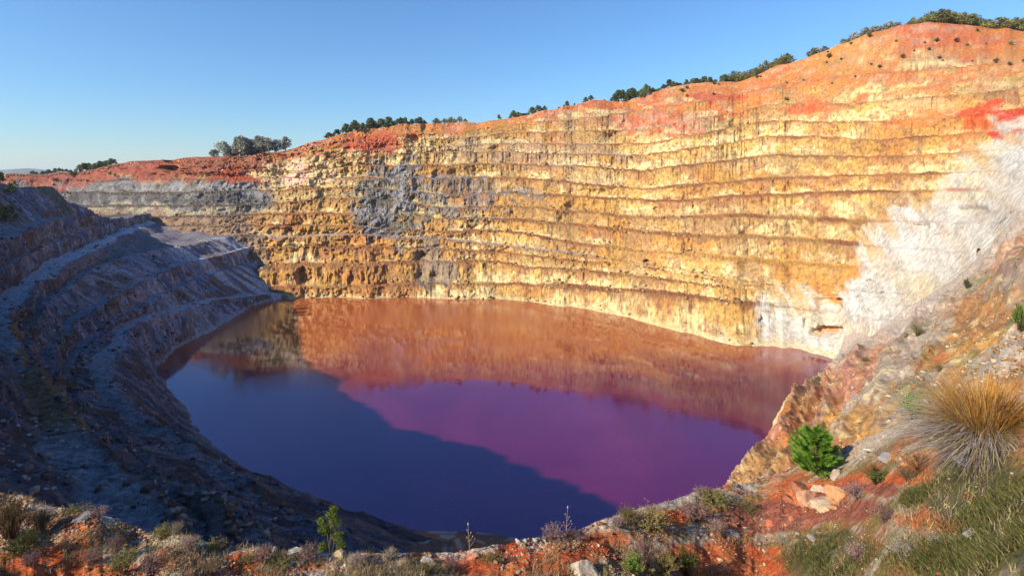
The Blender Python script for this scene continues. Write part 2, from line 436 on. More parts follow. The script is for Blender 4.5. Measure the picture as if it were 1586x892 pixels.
    capc = mix(capc, BROWN * 1.7, .5 * sstep(.54, .68, n3)); capc = mix(capc, CREAM * .8, .35 * sstep(.6, .72, fbm(S / 3.5, Z / 1.6, seed=92, octv=4)))
    capc = mix(capc, np.array((.20, .055, .04)), .85 * sstep(480, 400, Ug + 60 * nn) * sstep(.3, .5, .5 * n2 + .5 * n3 + .08))
    c = mix(c, capc, 0.92 * cap)
    c = mix(c, RED * 0.7 + BROWN * .45, .7 * np.maximum(ell(590, 222, 55, 16), ell(1085, 152, 60, 7)))
    for (a, b_, r1, r2, s_) in ((1250, 168, 50, 7, .35), (1235, 172, 20, 7, .35), (1560, 190, 44, 17, .97), (1530, 182, 30, 22, .8), (1590, 180, 30, 14, .95)):
        c = mix(c, RED * 1.0, s_ * ell(a, b_, r1, r2, .3, 2.6))
    c = mix(c, ORANGE, .5 * ell(1450, 205, 90, 50) * sstep(.45, .6, n2))
    c = mix(c, CREAM, .3 * ell(1420, 160, 60, 10) * face)
    # white kaolin cliff
    wc = WHITE + (np.array((.5, .5, .47)) - WHITE) * sstep(.52, .66, n2)[..., None] * .6
    wc = wc + (CREAM * .8 - wc) * (sstep(.5, .62, n1) * .45)[..., None]
    wc = wc + (np.array((.5, .55, .56)) - wc) * (sstep(.55, .65, n4) * .4)[..., None]
    wc = wc + (np.array((.25, .24, .22)) - wc) * (sstep(.48, .66, .45 * vstr + .55 * n3) * .42)[..., None]
    wc = wc + (OCHRE * 1.1 - wc) * (sstep(.52, .66, fbm((S + Z) / 5, (Z - .3 * S) / 7, seed=43, octv=5)) * (.25 + .75 * sstep(80, 0, V0 - vb[None, :])) * .7)[..., None]
    wc = wc + (BROWN * 2 - wc) * (berm * .35 * sstep(.4, .6, n3))[..., None]
    c = mix(c, wc, 0.94 * whitem * (Fc < 3.5))
    for (a, b_, r1, r2) in ((1497, 293, 20, 3), (1215, 528, 14, 4)):
        c = mix(c, RED * .65 + ORANGE * .3, .5 * ell(a, b_, r1, r2, .6, 3.6))
    c = mix(c, ORANGE * .6 + OCHRE * .5, .8 * ell(1280, 518, 22, 6, .3, 2.0))
    # pale salt crust at the water
    c = mix(c, WHITE, .8 * (sstep(1080, 1110, Ug) * sstep(6, 2, V0 - 0 - 0 * Ug - (VH - F * (WATER_Z + 2.6) / np.maximum(P[..., 1], 1)) + 6) * sstep(-1.0, -2.4, Z - WATER_Z - 3.4)))
    c = mix(c, CREAM * .85, .6 * sstep(-48.5, -49.3, Z + 1.2 * (n3 - .5)) * (Z > -50.4))
    # soil and pine litter behind the rim
    back = (Fc >= 4).astype(float)
    c = mix(c, np.array((.13, .10, .045)), back * .9 * (Y > Yr + 15))
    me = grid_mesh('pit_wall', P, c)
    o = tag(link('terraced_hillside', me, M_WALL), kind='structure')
    return P, U, vr, Yr

# ------------------------------------------------------------------ the shaded left side with its haul roads
LEFT = [  # (name, berm width, [(Y, X)], [(Y, z)])
    ('shore', 0.0, [(20, 30), (60, 12), (70, 2), (78, -15), (82, -28), (87, -37), (98, -51), (113, -65.6), (131, -83), (144, -92.7), (160, -98.6), (181, -98.5), (212, -101), (228, -94), (260, -85), (330, -80)], [(20, -50), (330, -50)]),
    ('lower road', 3.8, [(20, 14), (55, -15), (70, -35), (85, -58), (104, -79), (133, -96), (148, -103), (160, -105), (180, -107), (200, -108), (228, -99), (260, -92), (330, -90)], [(20, -42), (85, -38), (104, -36), (140, -39), (160, -40), (200, -44), (228, -48.5), (260, -49), (330, -49)]),
    ('mid bench', 2.0, [(20, 2), (50, -19), (65, -41), (80, -62), (100, -82), (121, -95), (133, -99), (155, -108), (179, -114), (205, -119), (248, -119), (330, -112)], [(20, -39), (80, -36), (110, -36), (200, -38), (330, -40)]),
    ('crest bench', 3.0, [(20, -2), (50, -22), (65, -45), (80, -66), (100, -85), (121, -98), (133, -103), (155, -112), (179, -119), (205, -125), (248, -124), (330, -118)], [(20, -35), (80, -32.5), (110, -32.5), (330, -33)]),
    ('upper bench', 2.5, [(20, -8), (50, -28), (64, -50), (80, -70), (100, -89), (122, -105), (140, -115), (166, -128), (190, -135), (203, -136), (250, -136), (330, -130)], [(20, -32), (64, -30), (100, -28), (330, -28)]),
    ('haul road', 7.0, [(20, -12), (50, -36), (64, -53), (71, -62), (81, -75), (91, -84), (107, -98), (122, -109), (139, -119), (166, -134), (202, -152), (236, -168), (280, -188), (330, -205)], [(20, -30), (64, -28), (71, -26.5), (91, -24.5), (330, -24.5)]),
    ('bench', 2.0, [(20, -30), (40, -45), (60, -62), (80, -82), (106, -104), (127, -115), (156, -129), (189, -145), (212, -156), (250, -176), (330, -212)], [(20, -22), (60, -21), (106, -19.5), (330, -19.5)]),
    ('top track', 4.0, [(20, -40), (40, -56), (60, -75), (80, -92), (106, -111), (127, -121), (156, -135), (189, -149), (212, -159), (250, -182), (330, -220)], [(20, -13), (106, -15), (156, -13.5), (212, -14.5), (250, -19), (330, -21)]),
    ('crest', 3.0, [(16, -48), (30, -74), (48, -92), (72, -111), (100, -130), (130, -146), (165, -155), (175, -158), (190, -161), (195, -162), (200, -163), (216, -167), (250, -190), (330, -226)],
     [(16, 4), (30, 11), (40, 10.5), (48, 9), (60, 4.5), (72, 2.5), (100, 1.5), (130, 1), (165, -2), (175, -3.3), (190, -3.2), (195, -5), (200, -9), (216, -13), (250, -18.6), (330, -21)]),
]
def build_left():
    Yg = np.concatenate([np.geomspace(22, 45, 120)[:-1], np.geomspace(45, 300, 1250)])
    C = len(Yg)
    rows = []
    def add(X, z, f, k): rows.append((X, z, np.full(C, float(f)), np.full(C, float(k))))
    toeX = tab(Yg, LEFT[0][2], 21); toez = tab(Yg, LEFT[0][3], 21)
    add(toeX + 6, toez - 5, 0, 0)
    for k, (nm, w, xs, zs) in enumerate(LEFT):
        Xk, zk = tab(Yg, xs, 31), tab(Yg, zs, 31)
        if k == 0: continue
        zk = zk + 1.0 * (fbm(Yg / 22, k * 3.1, seed=101) - .5)
        Xk = Xk + 4.0 * (fbm(Yg / 14, k * 2.3, seed=102) - .5)
        wv = w * (0.6 + 0.8 * fbm(Yg / 25, k * 1.9, seed=103))
        if k == 8: zk = zk + 5.0 * (fbm(Yg / 9, 3.3, seed=104, octv=4) - .5) * sstep(110, 70, Yg)
        Xk = np.minimum(Xk, toeX - 0.6)
        cX, cz = Xk + wv * 0.5, zk
        cX = np.minimum(cX, toeX - 0.3)
        for f in np.linspace(0, 1, 15)[(0 if k == 1 else 1):]:
            st = f if k != 5 else (np.floor(f * 3) + sstep(.55, 1, f * 3 % 1)) / 3
            add(toeX + (cX - toeX) * f ** 0.8, toez + (cz - toez) * st - (1.2 * np.sin(f * math.pi) if k == 5 else 0), f, k)
        tX = np.minimum(Xk - wv * 0.5, cX - 0.2)
        for b in np.linspace(0, 1, 6)[1:]:
            add(cX + (tX - cX) * b, zk + 0.02 * wv * b, 2 + b, k)
        toeX, toez = tX, zk + 0.02 * wv
    for d, dz in ((8, -1.5), (25, -5), (70, -12), (200, -20), (500, -25)):
        add(toeX - d, toez + dz, 4, len(LEFT))
    X, Z, Fc, Kk = [np.array([r[i] for r in rows]) for i in range(4)]
    Y = np.broadcast_to(Yg[None, :], X.shape).copy()
    S = np.broadcast_to(np.cumsum(np.hypot(np.gradient(Yg), np.gradient(tab(Yg, LEFT[5][2], 31))))[None, :], X.shape)
    face = (Fc <= 1).astype(float)
    env = face * np.minimum(Fc * 4, 1) * np.clip(0.3 + (1 - Fc) * 2, .3, 1)
    fl = ridge(S / 5.0, Z / 16, Kk * 1.3, seed=111); fl2 = fbm(S / 1.8, Z / 3.5, Kk, seed=112)
    big = fbm(X / 20, Y / 20, Z / 20, seed=113)
    D = env * (2.6 * (fl - .6) + 1.5 * (fl2 - .5)) + (Fc < 3.5) * (big - .5) * 4
    Z = Z + (fbm(X / 3, Y / 3, seed=114) - .5) * 0.7 * (Fc < 4) + (fbm(X / 9, Y / 9, seed=119, octv=5) - .5) * 1.6 * (Fc >= 1) * (Fc < 1.01)
    near = sstep(140, 70, Y)
    D = D + (Fc < 4) * (fbm(X / 1.6, Y / 1.6, Z / 1.2, seed=121, octv=4) - .5) * (1.3 + .6 * near)
    Z = Z + sstep(150, 200, Y) * (Fc < 4) * (Kk == 5) * (fbm(X / 5, Y / 9, seed=123, octv=4) - .5) * 4.5
    Z = Z + near * (Fc < 4) * (ridge(X / 4, Y / 4, seed=122, octv=4) - .6) * 1.3
    dn = np.gradient(tab(Yg, LEFT[4][2], 81), Yg)
    nl = np.hypot(1, dn)
    X = X + D / nl; Y = Y - D * dn / nl
    P = np.stack([X, Y, Z], -1)
    n1 = fbm(S / 20, Z / 10, seed=115); n2 = fbm(S / 5, Z / 6, Kk, seed=116); n3 = fbm(S / 2, Z / 4, Kk, seed=117)
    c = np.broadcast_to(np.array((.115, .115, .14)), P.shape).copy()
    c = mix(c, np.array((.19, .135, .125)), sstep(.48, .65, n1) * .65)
    c = mix(c, np.array((.33, .34, .38)), sstep(.54, .66, fbm(S / 1.3, Z / 7, Kk, seed=124, octv=4)) * face * .65)
    c = mix(c, BLUEGREY * .75, sstep(.5, .64, n2) * .7)
    c = mix(c, PINK * .75, sstep(.58, .7, n3) * face * .6)
    c = mix(c, BROWN * .8, sstep(.55, .68, fbm(S / 9, Z / 4, Kk, seed=118)) * .7)
    roadm = ((Fc > 1) & (Fc < 3.5)).astype(float)
    rk = np.isin(Kk, (1, 5)).astype(float)
    c = mix(c, np.array((.17, .145, .14)), (Kk == 5) * face * sstep(120, 190, Y) * .8)
    c = mix(c, np.array((.46, .44, .42)), roadm * (.25 + .75 * (Kk == 5) + .3 * (Kk == 1)) * (1 - .7 * sstep(215, 235, Y) * (Kk != 5)))
    # pale talus fans at the far end and rusty streaks beside the haul road near the eye
    c = mix(c, np.array((.34, .32, .29)), .6 * sstep(-48.8, -49.5, Z + 1.0 * (n3 - .5)))
    fan = sstep(150, 215, Y) * sstep(.5, .64, fbm(S / 8, Z / 30, seed=120, octv=5)) * (Kk < 5)
    c = mix(c, np.array((.40, .39, .36)), fan * .8)
    rust = sstep(105, 85, Y) * sstep(55, 64, Y) * (Kk == 5) * sstep(.5, .62, n1 + .1 * face)
    c = mix(c, np.array((.42, .21, .05)), .85 * rust)
    c = mix(c, np.array((.10, .10, .045)), (Kk >= 8) * sstep(.4, .6, n1) * .7)
    c = c * ((.40 + .62 * sstep(60, 190, Y))[..., None] * np.array((.88, .98, 1.18)))          # shade painted in: darker near the eye, hazier and paler further in, bluish overall
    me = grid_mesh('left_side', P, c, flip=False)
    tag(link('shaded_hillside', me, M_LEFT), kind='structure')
    return P

# ------------------------------------------------------------------ the ribbed scree spur at right
SP_BACK = [(1085, 790, 52), (1110, 765, 56), (1130, 745, 60), (1160, 702, 70), (1190, 665, 80), (1203, 640, 87), (1215, 618, 95), (1240, 598, 110), (1265, 580, 128), (1290, 562, 147), (1330, 535, 143), (1400, 490, 130), (1480, 440, 118), (1540, 380, 111), (1586, 330, 105), (1800, 180, 95), (2200, 0, 80)]
SP_FRONT = [(1085, 840, 47), (1130, 800, 47), (1180, 760, 45), (1240, 735, 42), (1300, 712, 37), (1400, 672, 32), (1500, 625, 29), (1586, 580, 27), (1800, 470, 24), (2200, 300, 20)]
def build_spur():
    U = np.concatenate([np.linspace(1086, 1600, 640), np.linspace(1603, 2150, 80)])
    C = len(U)
    bv, bY = tab(U, [(a, b) for a, b, _ in SP_BACK], 15), tab(U, [(a, c) for a, _, c in SP_BACK], 15)
    bv = bv + 9 * (fbm(U / 14, 1, seed=131) - .5) * sstep(1330, 1270, U)
    fv, fY = tab(U, [(a, b) for a, b, _ in SP_FRONT], 31), tab(U, [(a, c) for a, _, c in SP_FRONT], 31)
    bz, fz = (VH - bv) / F * bY, (VH - fv) / F * fY
    rows = []
    def add(Y, z, t): rows.append((Y, z, np.full(C, float(t))))
    add(fY - 9, fz - 14, -.2)
    add(fY - 3, fz - 3.0, -.05)
    for t in np.linspace(0, 1, 170):
        iY = 1 / ((1 - t) / fY + t / bY)                # even on the slope as one walks it
        v = fv + (bv - fv) * t
        v = v - 6 * np.sin(t * math.pi) * sstep(1250, 1400, U)
        add(iY, (VH - v) / F * iY, t)
    cl = sstep(1310, 1270, U)
    for d, z in ((1.0, -2.5), (1.6, -6), (2.5, -12), (4, -24)):
        add(bY + d * cl + 4 * d * (1 - cl), np.maximum(bz + z * cl + .9 * d * (1 - cl), -55), 1.0 + d / 10)
    Y, Z, T = [np.array([r[i] for r in rows]) for i in range(3)]
    V0 = VH - F * Z / Y
    Ug = np.broadcast_to(U[None, :], Y.shape)
    X = (Ug - U0) / F * Y
    g = Ug + 0.85 * V0                                   # gullies run down the fall line
    along = V0 / 60
    rib = ridge(g / 34 + .4 * fbm(Ug / 40, V0 / 40, seed=140), along * .35, seed=141, octv=3)
    nf = fbm(X / 2.0, Y / 2.4, Z / 2.0, seed=142, octv=5)
    nb = fbm(X / 9, Y / 14, Z / 9, seed=143)
    env = np.clip(T * 8, 0, 1) * np.clip((1.04 - T) * 8, 0, 1)
    sc = Y / 75
    D = env * ((rib - .6) * 6.0 * sc + (nf - .5) * 2.0 * sc + (nb - .5) * 3.5 * sc)
    X = X - .62 * D; Z = Z + .7 * D
    Y = Y - .2 * D
    P = np.stack([X, Y, Z], -1)
    n1 = fbm(g / 60, along, seed=144); n2 = fbm(g / 18, along * 1.5, seed=145); n3 = fbm(X / 1.5, Y / 2, Z / 1.5, seed=146)
    SAND = np.array((.34, .185, .072)); 
    c = np.broadcast_to(SAND, P.shape).copy()
    c = mix(c, OCHRE * 1.05, sstep(.45, .6, n1) * .7)
    c = mix(c, np.array((.33, .30, .26)), sstep(.50, .62, .55 * rib + .45 * n2 - .04) * .8)
    c = mix(c, REDSOIL * .85, sstep(.54, .66, fbm(g / 40, along * 1.2, seed=147)) * .6)
    c = mix(c, BROWN * 1.3, sstep(.50, .62, n3) * .65)
    c = mix(c, np.array((.23, .19, .15)), sstep(.5, .62, fbm(g / 26, along * 1.1, seed=150, octv=5)) * sstep(1330, 1400, Ug) * .7)
    c = mix(c, CREAM * .8, sstep(.6, .7, fbm(X / .8, Y / 1.2, Z / .8, seed=149)) * .6)
    c = mix(c, np.array((.16, .16, .06)), sstep(.6, .7, fbm(X / 4, Y / 5, seed=148)) * sstep(1350, 1420, Ug) * .6)
    # pink and grey chute beside the white cliff
    dist = (V0 - bv[None, :])
    chute = sstep(1270, 1310, Ug) * sstep(55, 8, dist + 70 * (n2 - .5) + 30 * (n3 - .5))
    c = mix(c, np.array((.46, .33, .24)) + 0 * c, chute * .75)
    chute2 = sstep(1270, 1310, Ug) * sstep(34, 8, dist + 70 * (n2 - .5) + 40 * (n3 - .5))
    c = mix(c, np.array((.40, .36, .32)), chute2 * .7)
    # blocky pale cap along the cliff edge over the water
    capm = sstep(1290, 1270, Ug) * sstep(.86, .95, T + .12 * (n3 - .5))
    c = mix(c, CREAM * .95, capm * .85)
    capr = sstep(1300, 1260, Ug) * sstep(.72, .8, T) * sstep(.92, .84, T)
    c = mix(c, ORANGE * .75, capr * .6)
    gr = sstep(1420, 1470, Ug) * sstep(.4, .1, T)
    c = mix(c, np.array((.30, .27, .24)), gr * sstep(.4, .6, n2) * .8)
    me = grid_mesh('spur', P, c)
    tag(link('scree_slope', me, M_SPUR), kind='structure')
    return P

# ------------------------------------------------------------------ the ledge underfoot and the slope below it
CR_V = [(-3000, 275), (-2000, 285), (-1200, 480), (-700, 640), (-300, 752), (-100, 764), (0, 764), (50, 768), (75, 782), (120, 792), (170, 800), (230, 822), (270, 818), (320, 838), (370, 846), (440, 852), (520, 858), (640, 857),
        (700, 854), (745, 848), (800, 834), (870, 824), (935, 806), (965, 796), (1000, 786), (1060, 768), (1110, 756), (1180, 742), (1240, 716), (1300, 694), (1350, 672), (1400, 650), (1450, 640), (1500, 630), (1586, 600), (1800, 520), (2600, 330)]
CR_Y = [(-3000, 16), (-2000, 13), (-1200, 12), (-700, 12.5), (-300, 13), (0, 13), (120, 12.6), (300, 11.7), (520, 12), (740, 13), (870, 14), (1000, 17), (1100, 20), (1180, 22), (1300, 21), (1400, 17.5), (1500, 14), (1586, 12.5), (1800, 11), (2600, 9)]
CR_G = [(-3000, .1), (0, .06), (300, .12), (560, .24), (740, .28), (1000, .22), (1300, .2), (1586, .14), (2600, .05)]
def ledge_cols():
    U = np.concatenate([np.linspace(-3000, -130, 120), np.linspace(-120, 1700, 1500), np.linspace(1712, 2600, 60)])
    return U
def build_ledge():
    U = ledge_cols()
    C = len(U)
    cv, cY, g = tab(U, CR_V, 15), tab(U, CR_Y, 31), tab(U, CR_G, 31)
    cv = cv + 5 * (fbm(U / 16, 1, seed=160, octv=5) - .5) * sstep(-150, -80, U)
    cz = (VH - cv) / F * cY
    Y0 = np.clip((-cz - g * cY) / (0.726 - g), 2.0, cY - 0.6)
    z0 = np.minimum(cz + g * (cY - Y0), -1.9 + 0 * cz)
    z0 = np.where(U < -150, np.minimum(cz - .8, -1.5), z0); Y0 = np.where(U < -150, cY - 2.5, Y0)
    rows = []
    def add(Y, z, t): rows.append((Y, z, np.full(C, float(t))))
    for t in np.linspace(0, 1, 14)[:-1]:
        add(0.9 + (Y0 - .9) * t, -2.6 + (z0 + 2.6) * t ** .75, -1 + t)
    NR = 130
    for t in np.linspace(0, 1, NR):
        add(Y0 + (cY - Y0) * t, z0 + (cz - z0) * t, t)
    Ys = tab(U, [(-3000, 60), (-500, 62), (200, 70), (430, 80), (500, 82), (600, 78), (740, 77.5), (870, 75), (1000, 66), (1200, 58), (2600, 40)], 15)
    dY, dz = cY + 5.0, cz - 5.6
    for t in np.linspace(0, 1, 9)[1:]:
        add(cY + 5.0 * t, cz - 5.6 * t ** .8, 1 + t * .1)
    for t in np.linspace(0, 1, 90)[1:]:
        add(dY + (Ys - dY) * t, dz + (WATER_Z - dz) * (t + .10 * np.sin(t * math.pi)), 1.1 + t)
    add(Ys + 9, np.full(C, -56.0), 2.3)
    Y, Z, T = [np.array([r[i] for r in rows]) for i in range(3)]
    Ug = np.broadcast_to(U[None, :], Y.shape)
    X = (Ug - U0) / F * Y
    V0 = VH - F * Z / Y
    top = ((T >= 0) & (T <= 1)).astype(float)
    fade = np.clip((T + .3) * 3, 0, 1) * np.clip((1.0 - T) * 9 + .35, .35, 1) * (T <= 1.05)
    h1 = fbm(X / 2.6, Y / 2.6, seed=161, octv=3) - .5
    h2 = fbm(X / .55, Y / .55, seed=162, octv=5) - .5
    Z = Z + fade * (0.55 * h1 * (1 - .5 * sstep(400, 200, Ug)) + 0.24 * h2)
    # mounds of spoil
    def blob(u, v, ru, rv): return np.exp(-(((Ug - u) / ru) ** 2 + ((V0 - v) / rv) ** 2))
    Z = Z + top * (.28 * blob(130, 822, 34, 22) + .2 * blob(1265, 768, 60, 16) - .45 * blob(1236, 771, 17, 7) - .35 * blob(1292, 764, 12, 6) - .25 * blob(1262, 782, 10, 4) - .12 * blob(200, 830, 60, 12))
    # slope below the ledge: rubble, gullies
    low = sstep(1.02, 1.2, T)
    gl = ridge(X / 9 + .3 * fbm(X / 8, Y / 8, seed=163), Y / 40, seed=164)
    Z = Z + low * sstep(2.1, 1.9, T) * ((gl - .6) * 3.0 + (fbm(X / 3, Y / 3, seed=165, octv=5) - .5) * 2.4)
    P = np.stack([X, Y, Z], -1)
    n1 = fbm(X / 1.6, Y / 1.6, seed=170, octv=5); n2 = fbm(X / .5, Y / .5, seed=171, octv=4); n3 = fbm(X / .16, Y / .16, seed=172, octv=3); n4 = fbm(X / 3.5, Y / 3.5, seed=173)
    RS = np.array((.42, .075, .02)); GRAVEL = np.array((.38, .32, .25)); OLIVE = np.array((.15, .125, .04)); MAR = np.array((.19, .055, .035))
    c = np.broadcast_to(np.array((.25, .12, .05)), P.shape).copy()
    c = mix(c, OLIVE * 1.2, sstep(.46, .6, n1) * .7)
    c = mix(c, GRAVEL, sstep(.5, .6, n2) * .65)
    nn = n1 - .5
    def area(u, v, ru, rv, ns=2.6): return sstep(1.4, .6, ((Ug - u) / ru) ** 2 + ((V0 - v) / rv) ** 2 + ns * nn)
    red = np.zeros_like(X)
    for a in ((130, 825, 36, 26), (70, 866, 110, 16), (120, 880, 130, 14), (330, 866, 90, 18), (400, 872, 80, 18), (820, 862, 130, 24), (900, 840, 70, 18), (1040, 800, 50, 14), (1130, 868, 110, 26), (1440, 806, 60, 20), (1330, 745, 60, 18), (1250, 765, 80, 30), (1420, 740, 40, 18)):
        red = np.maximum(red, area(*a))
    c = mix(c, RS + (np.array((.45, .13, .035)) - RS) * sstep(.4, .65, n2)[..., None], red * .93)
    mar = np.zeros_like(X)
    for a in ((1240, 795, 120, 20), (1330, 765, 80, 10), (1180, 810, 70, 14)):
        mar = np.maximum(mar, area(*a))
    c = mix(c, MAR + (MAR * 1.7 - MAR) * sstep(.4, .65, n3)[..., None], mar * .9)
    grn = np.zeros_like(X)
    for a in ((1530, 760, 100, 60), (1590, 830, 110, 70), (1280, 862, 66, 34), (1480, 860, 60, 30)):
        grn = np.maximum(grn, area(*a, 1.6))
    c = mix(c, np.array((.07, .075, .025)), grn * .9)
    edge = sstep(.7, .97, T) * (T <= 1.1) * sstep(1230, 1100, Ug) * sstep(-40, 30, Ug)
    c = mix(c, np.array((.50, .45, .37)), edge * sstep(.36, .58, n2) * .85)
    c = mix(c, np.array((.45, .38, .30)), top * sstep(1280, 1330, Ug) * sstep(.72, .9, T) * .8)
    c = mix(c, np.array((.5, .2, .05)), area(1420, 715, 40, 14) * top * .8)
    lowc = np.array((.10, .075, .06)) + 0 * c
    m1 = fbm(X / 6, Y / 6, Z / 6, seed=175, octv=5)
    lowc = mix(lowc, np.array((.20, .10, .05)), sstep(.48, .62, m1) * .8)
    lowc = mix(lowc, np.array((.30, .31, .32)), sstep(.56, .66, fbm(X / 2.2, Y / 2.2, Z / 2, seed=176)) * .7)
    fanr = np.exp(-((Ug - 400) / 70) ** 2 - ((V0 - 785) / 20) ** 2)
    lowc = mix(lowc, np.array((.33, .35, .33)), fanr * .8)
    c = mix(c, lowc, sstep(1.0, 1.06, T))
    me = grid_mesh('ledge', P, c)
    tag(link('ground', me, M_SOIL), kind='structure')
    return P

FARP, FU, FVR, FYR = build_far_wall()
LEFTP = build_left()
SPURP = build_spur()
LEDGEP = build_ledge()

# plain ground behind the eye and far hills
def build_back_and_hills():
    x = np.linspace(-300, 300, 80); y = np.linspace(-200, 1.0, 40)
    Xg, Yg = np.meshgrid(x, y)
    Z = -2.15 + 1.0 * (fbm(Xg / 30, Yg / 30, seed=180) - .5) * np.clip(-Yg / 20, 0, 1) - np.clip(Yg + 1, 0, 3) * .3
    c = np.broadcast_to(np.array((.24, .12, .05)), (*Xg.shape, 3)).copy()
    tag(link('soil', grid_mesh('soil', np.stack([Xg, Yg, Z], -1), c), M_SOIL), kind='structure')
    # distant blue mountain ridge
    xs = np.linspace(-6500, 3500, 220); ys = np.linspace(4200, 7000, 40)
    Xg, Yg = np.meshgrid(xs, ys)
    u = U0 + F * Xg / 5600
    crest = tab(u[0], [(-400, -40), (-60, 20), (-20, 70), (20, 78), (43, 92), (75, 62), (110, 30), (160, -10), (260, -50), (1600, -60)], 9)
    prof = np.exp(-((ys - 5600) / 700) ** 2)
    Z = -160 + (crest[None, :] + 160) * prof[:, None] + 25 * (fbm(Xg / 300, Yg / 300, seed=181) - .5)
    c = np.broadcast_to(np.array((.12, .13, .10)), (*Xg.shape, 3)).copy()
    tag(link('hills', grid_mesh('hills', np.stack([Xg, Yg, Z], -1), c), M_HILL), kind='structure')
build_back_and_hills()

# ------------------------------------------------------------------ water
def build_water():
    m, nt, b = new_mat('acid_water')
    N, L = nt.nodes, nt.links
    geo = N.new('ShaderNodeNewGeometry')
    def noise(scale, detail, sx=1, sy=1, dist=0):
        mp = N.new('ShaderNodeMapping'); mp.inputs['Scale'].default_value = (sx, sy, 1); L.new(geo.outputs['Position'], mp.inputs['Vector'])
        n = N.new('ShaderNodeTexNoise'); n.inputs['Scale'].default_value = scale; n.inputs['Detail'].default_value = detail
        if dist: n.inputs['Distortion'].default_value = dist
        L.new(mp.outputs[0], n.inputs['Vector'])
        return n
    sw = noise(0.02, 6, 1, 1, 1.8)
    rp = N.new('ShaderNodeValToRGB')
    rp.color_ramp.elements[0].position = 0.36; rp.color_ramp.elements[0].color = (0.080, 0.004, 0.040, 1)
    rp.color_ramp.elements[1].position = 0.72; rp.color_ramp.elements[1].color = (0.13, 0.014, 0.065, 1)
    L.new(sw.outputs[0], rp.inputs[0])
    # cloudy ochre water along the far wall, with the wall's orange reflection painted in
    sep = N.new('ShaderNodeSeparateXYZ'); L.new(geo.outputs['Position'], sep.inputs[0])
    mud_refl = noise(0.03, 4, 1, 1, 1.0)
    am = N.new('ShaderNodeMath'); am.operation = 'MULTIPLY_ADD'; am.inputs[1].default_value = 60; L.new(mud_refl.outputs[0], am.inputs[0]); L.new(sep.outputs['Y'], am.inputs[2])
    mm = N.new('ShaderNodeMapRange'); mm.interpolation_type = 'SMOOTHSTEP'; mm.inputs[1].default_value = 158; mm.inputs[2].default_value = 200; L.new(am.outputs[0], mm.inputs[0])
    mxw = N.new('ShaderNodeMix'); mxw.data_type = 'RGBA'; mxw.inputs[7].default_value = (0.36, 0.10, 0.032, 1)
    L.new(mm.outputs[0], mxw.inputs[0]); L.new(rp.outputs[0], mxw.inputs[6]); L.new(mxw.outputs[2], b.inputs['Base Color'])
    b.inputs['IOR'].default_value = 2.1; b.inputs['Specular Tint'].default_value = (.3, .48, 1, 1)
    wind = noise(0.013, 3, 1, .7, .8)
    mr = N.new('ShaderNodeMapRange'); mr.inputs[1].default_value = 0.42; mr.inputs[2].default_value = 0.6; mr.inputs[3].default_value = 0.012; mr.inputs[4].default_value = 0.15
    L.new(wind.outputs[0], mr.inputs[0]); L.new(mr.outputs[0], b.inputs['Roughness'])
    r1 = noise(0.5, 3, 1, 1.6)
    bp = N.new('ShaderNodeBump'); bp.inputs['Strength'].default_value = 0.03; bp.inputs['Distance'].default_value = 0.2
    L.new(r1.outputs[0], bp.inputs['Height']); L.new(bp.outputs[0], b.inputs['Normal'])
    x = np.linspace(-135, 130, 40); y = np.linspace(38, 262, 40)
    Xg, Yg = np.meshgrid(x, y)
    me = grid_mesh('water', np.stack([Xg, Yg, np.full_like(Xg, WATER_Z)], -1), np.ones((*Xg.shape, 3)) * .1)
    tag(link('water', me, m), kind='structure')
build_water()

# ------------------------------------------------------------------ ground finding
LEDGE_BVH = bvh_of(LEDGEP)
SPUR_BVH = bvh_of(SPURP[:, ::2])
RIM_BVH = bvh_of(FARP[:, ::2])
def on(bvh, u, v):
    d = Vector(((u - U0) / F, 1.0, (VH - v) / F)).normalized()
    h = bvh.ray_cast(Vector((0, 0, 0)), d)
    return h[0]
def below(bvh, x, y, top=300):
    h = bvh.ray_cast(Vector((x, y, top)), Vector((0, 0, -1)))
    return h[0]
def ground_at(u, v):
    """the point of the ledge seen at bearing u, level v (the nearest lower one if that ray clears the crest)"""
    for k in range(40):
        p = on(LEDGE_BVH, u, v + k * 2)
        if p is not None and p.y < 26: return p
    return Vector(((u - U0) / F * 12, 12, -8))

# ------------------------------------------------------------------ mesh makers for plants and stones
class MB:
    def __init__(s): s.V, s.F, s.C = [], [], []
    def tri_add(s, v, c):
        n = len(s.V); s.V += v; s.F += [n, n + 1, n + 2]; s.C += [c] * 3
    def quads(s, v, c):                      # v: list of point pairs -> strip
        n = len(s.V); s.V += [p for pr in v for p in pr]; s.C += (c if isinstance(c, list) else [c] * (2 * len(v)))
        for i in range(len(v) - 1):
            a = n + 2 * i
            s.F += [a, a + 1, a + 3, a, a + 3, a + 2]
    def tube(s, pts, rad, c, sides=5):
        n = len(s.V)
        for i, p in enumerate(pts):
            p = Vector(p)
            d = (Vector(pts[min(i + 1, len(pts) - 1)]) - Vector(pts[max(i - 1, 0)])).normalized()
            a = d.orthogonal().normalized(); b = d.cross(a)
            for k in range(sides):
                t = 2 * math.pi * k / sides
                s.V.append(tuple(p + (a * math.cos(t) + b * math.sin(t)) * rad[i])); s.C.append(c)
        for i in range(len(pts) - 1):
            for k in range(sides):
                a0, a1 = n + i * sides + k, n + i * sides + (k + 1) % sides
                s.F += [a0, a1, a1 + sides, a0, a1 + sides, a0 + sides]
    def mesh(s, name, smooth=False):
        return raw_mesh(name, np.array(s.V), s.F, 3, np.array(s.C), smooth)

def rvec(r=random):
    while True:
        v = Vector((r.uniform(-1, 1), r.uniform(-1, 1), r.uniform(-1, 1)))
        if 0.01 < v.length < 1: return v.normalized()

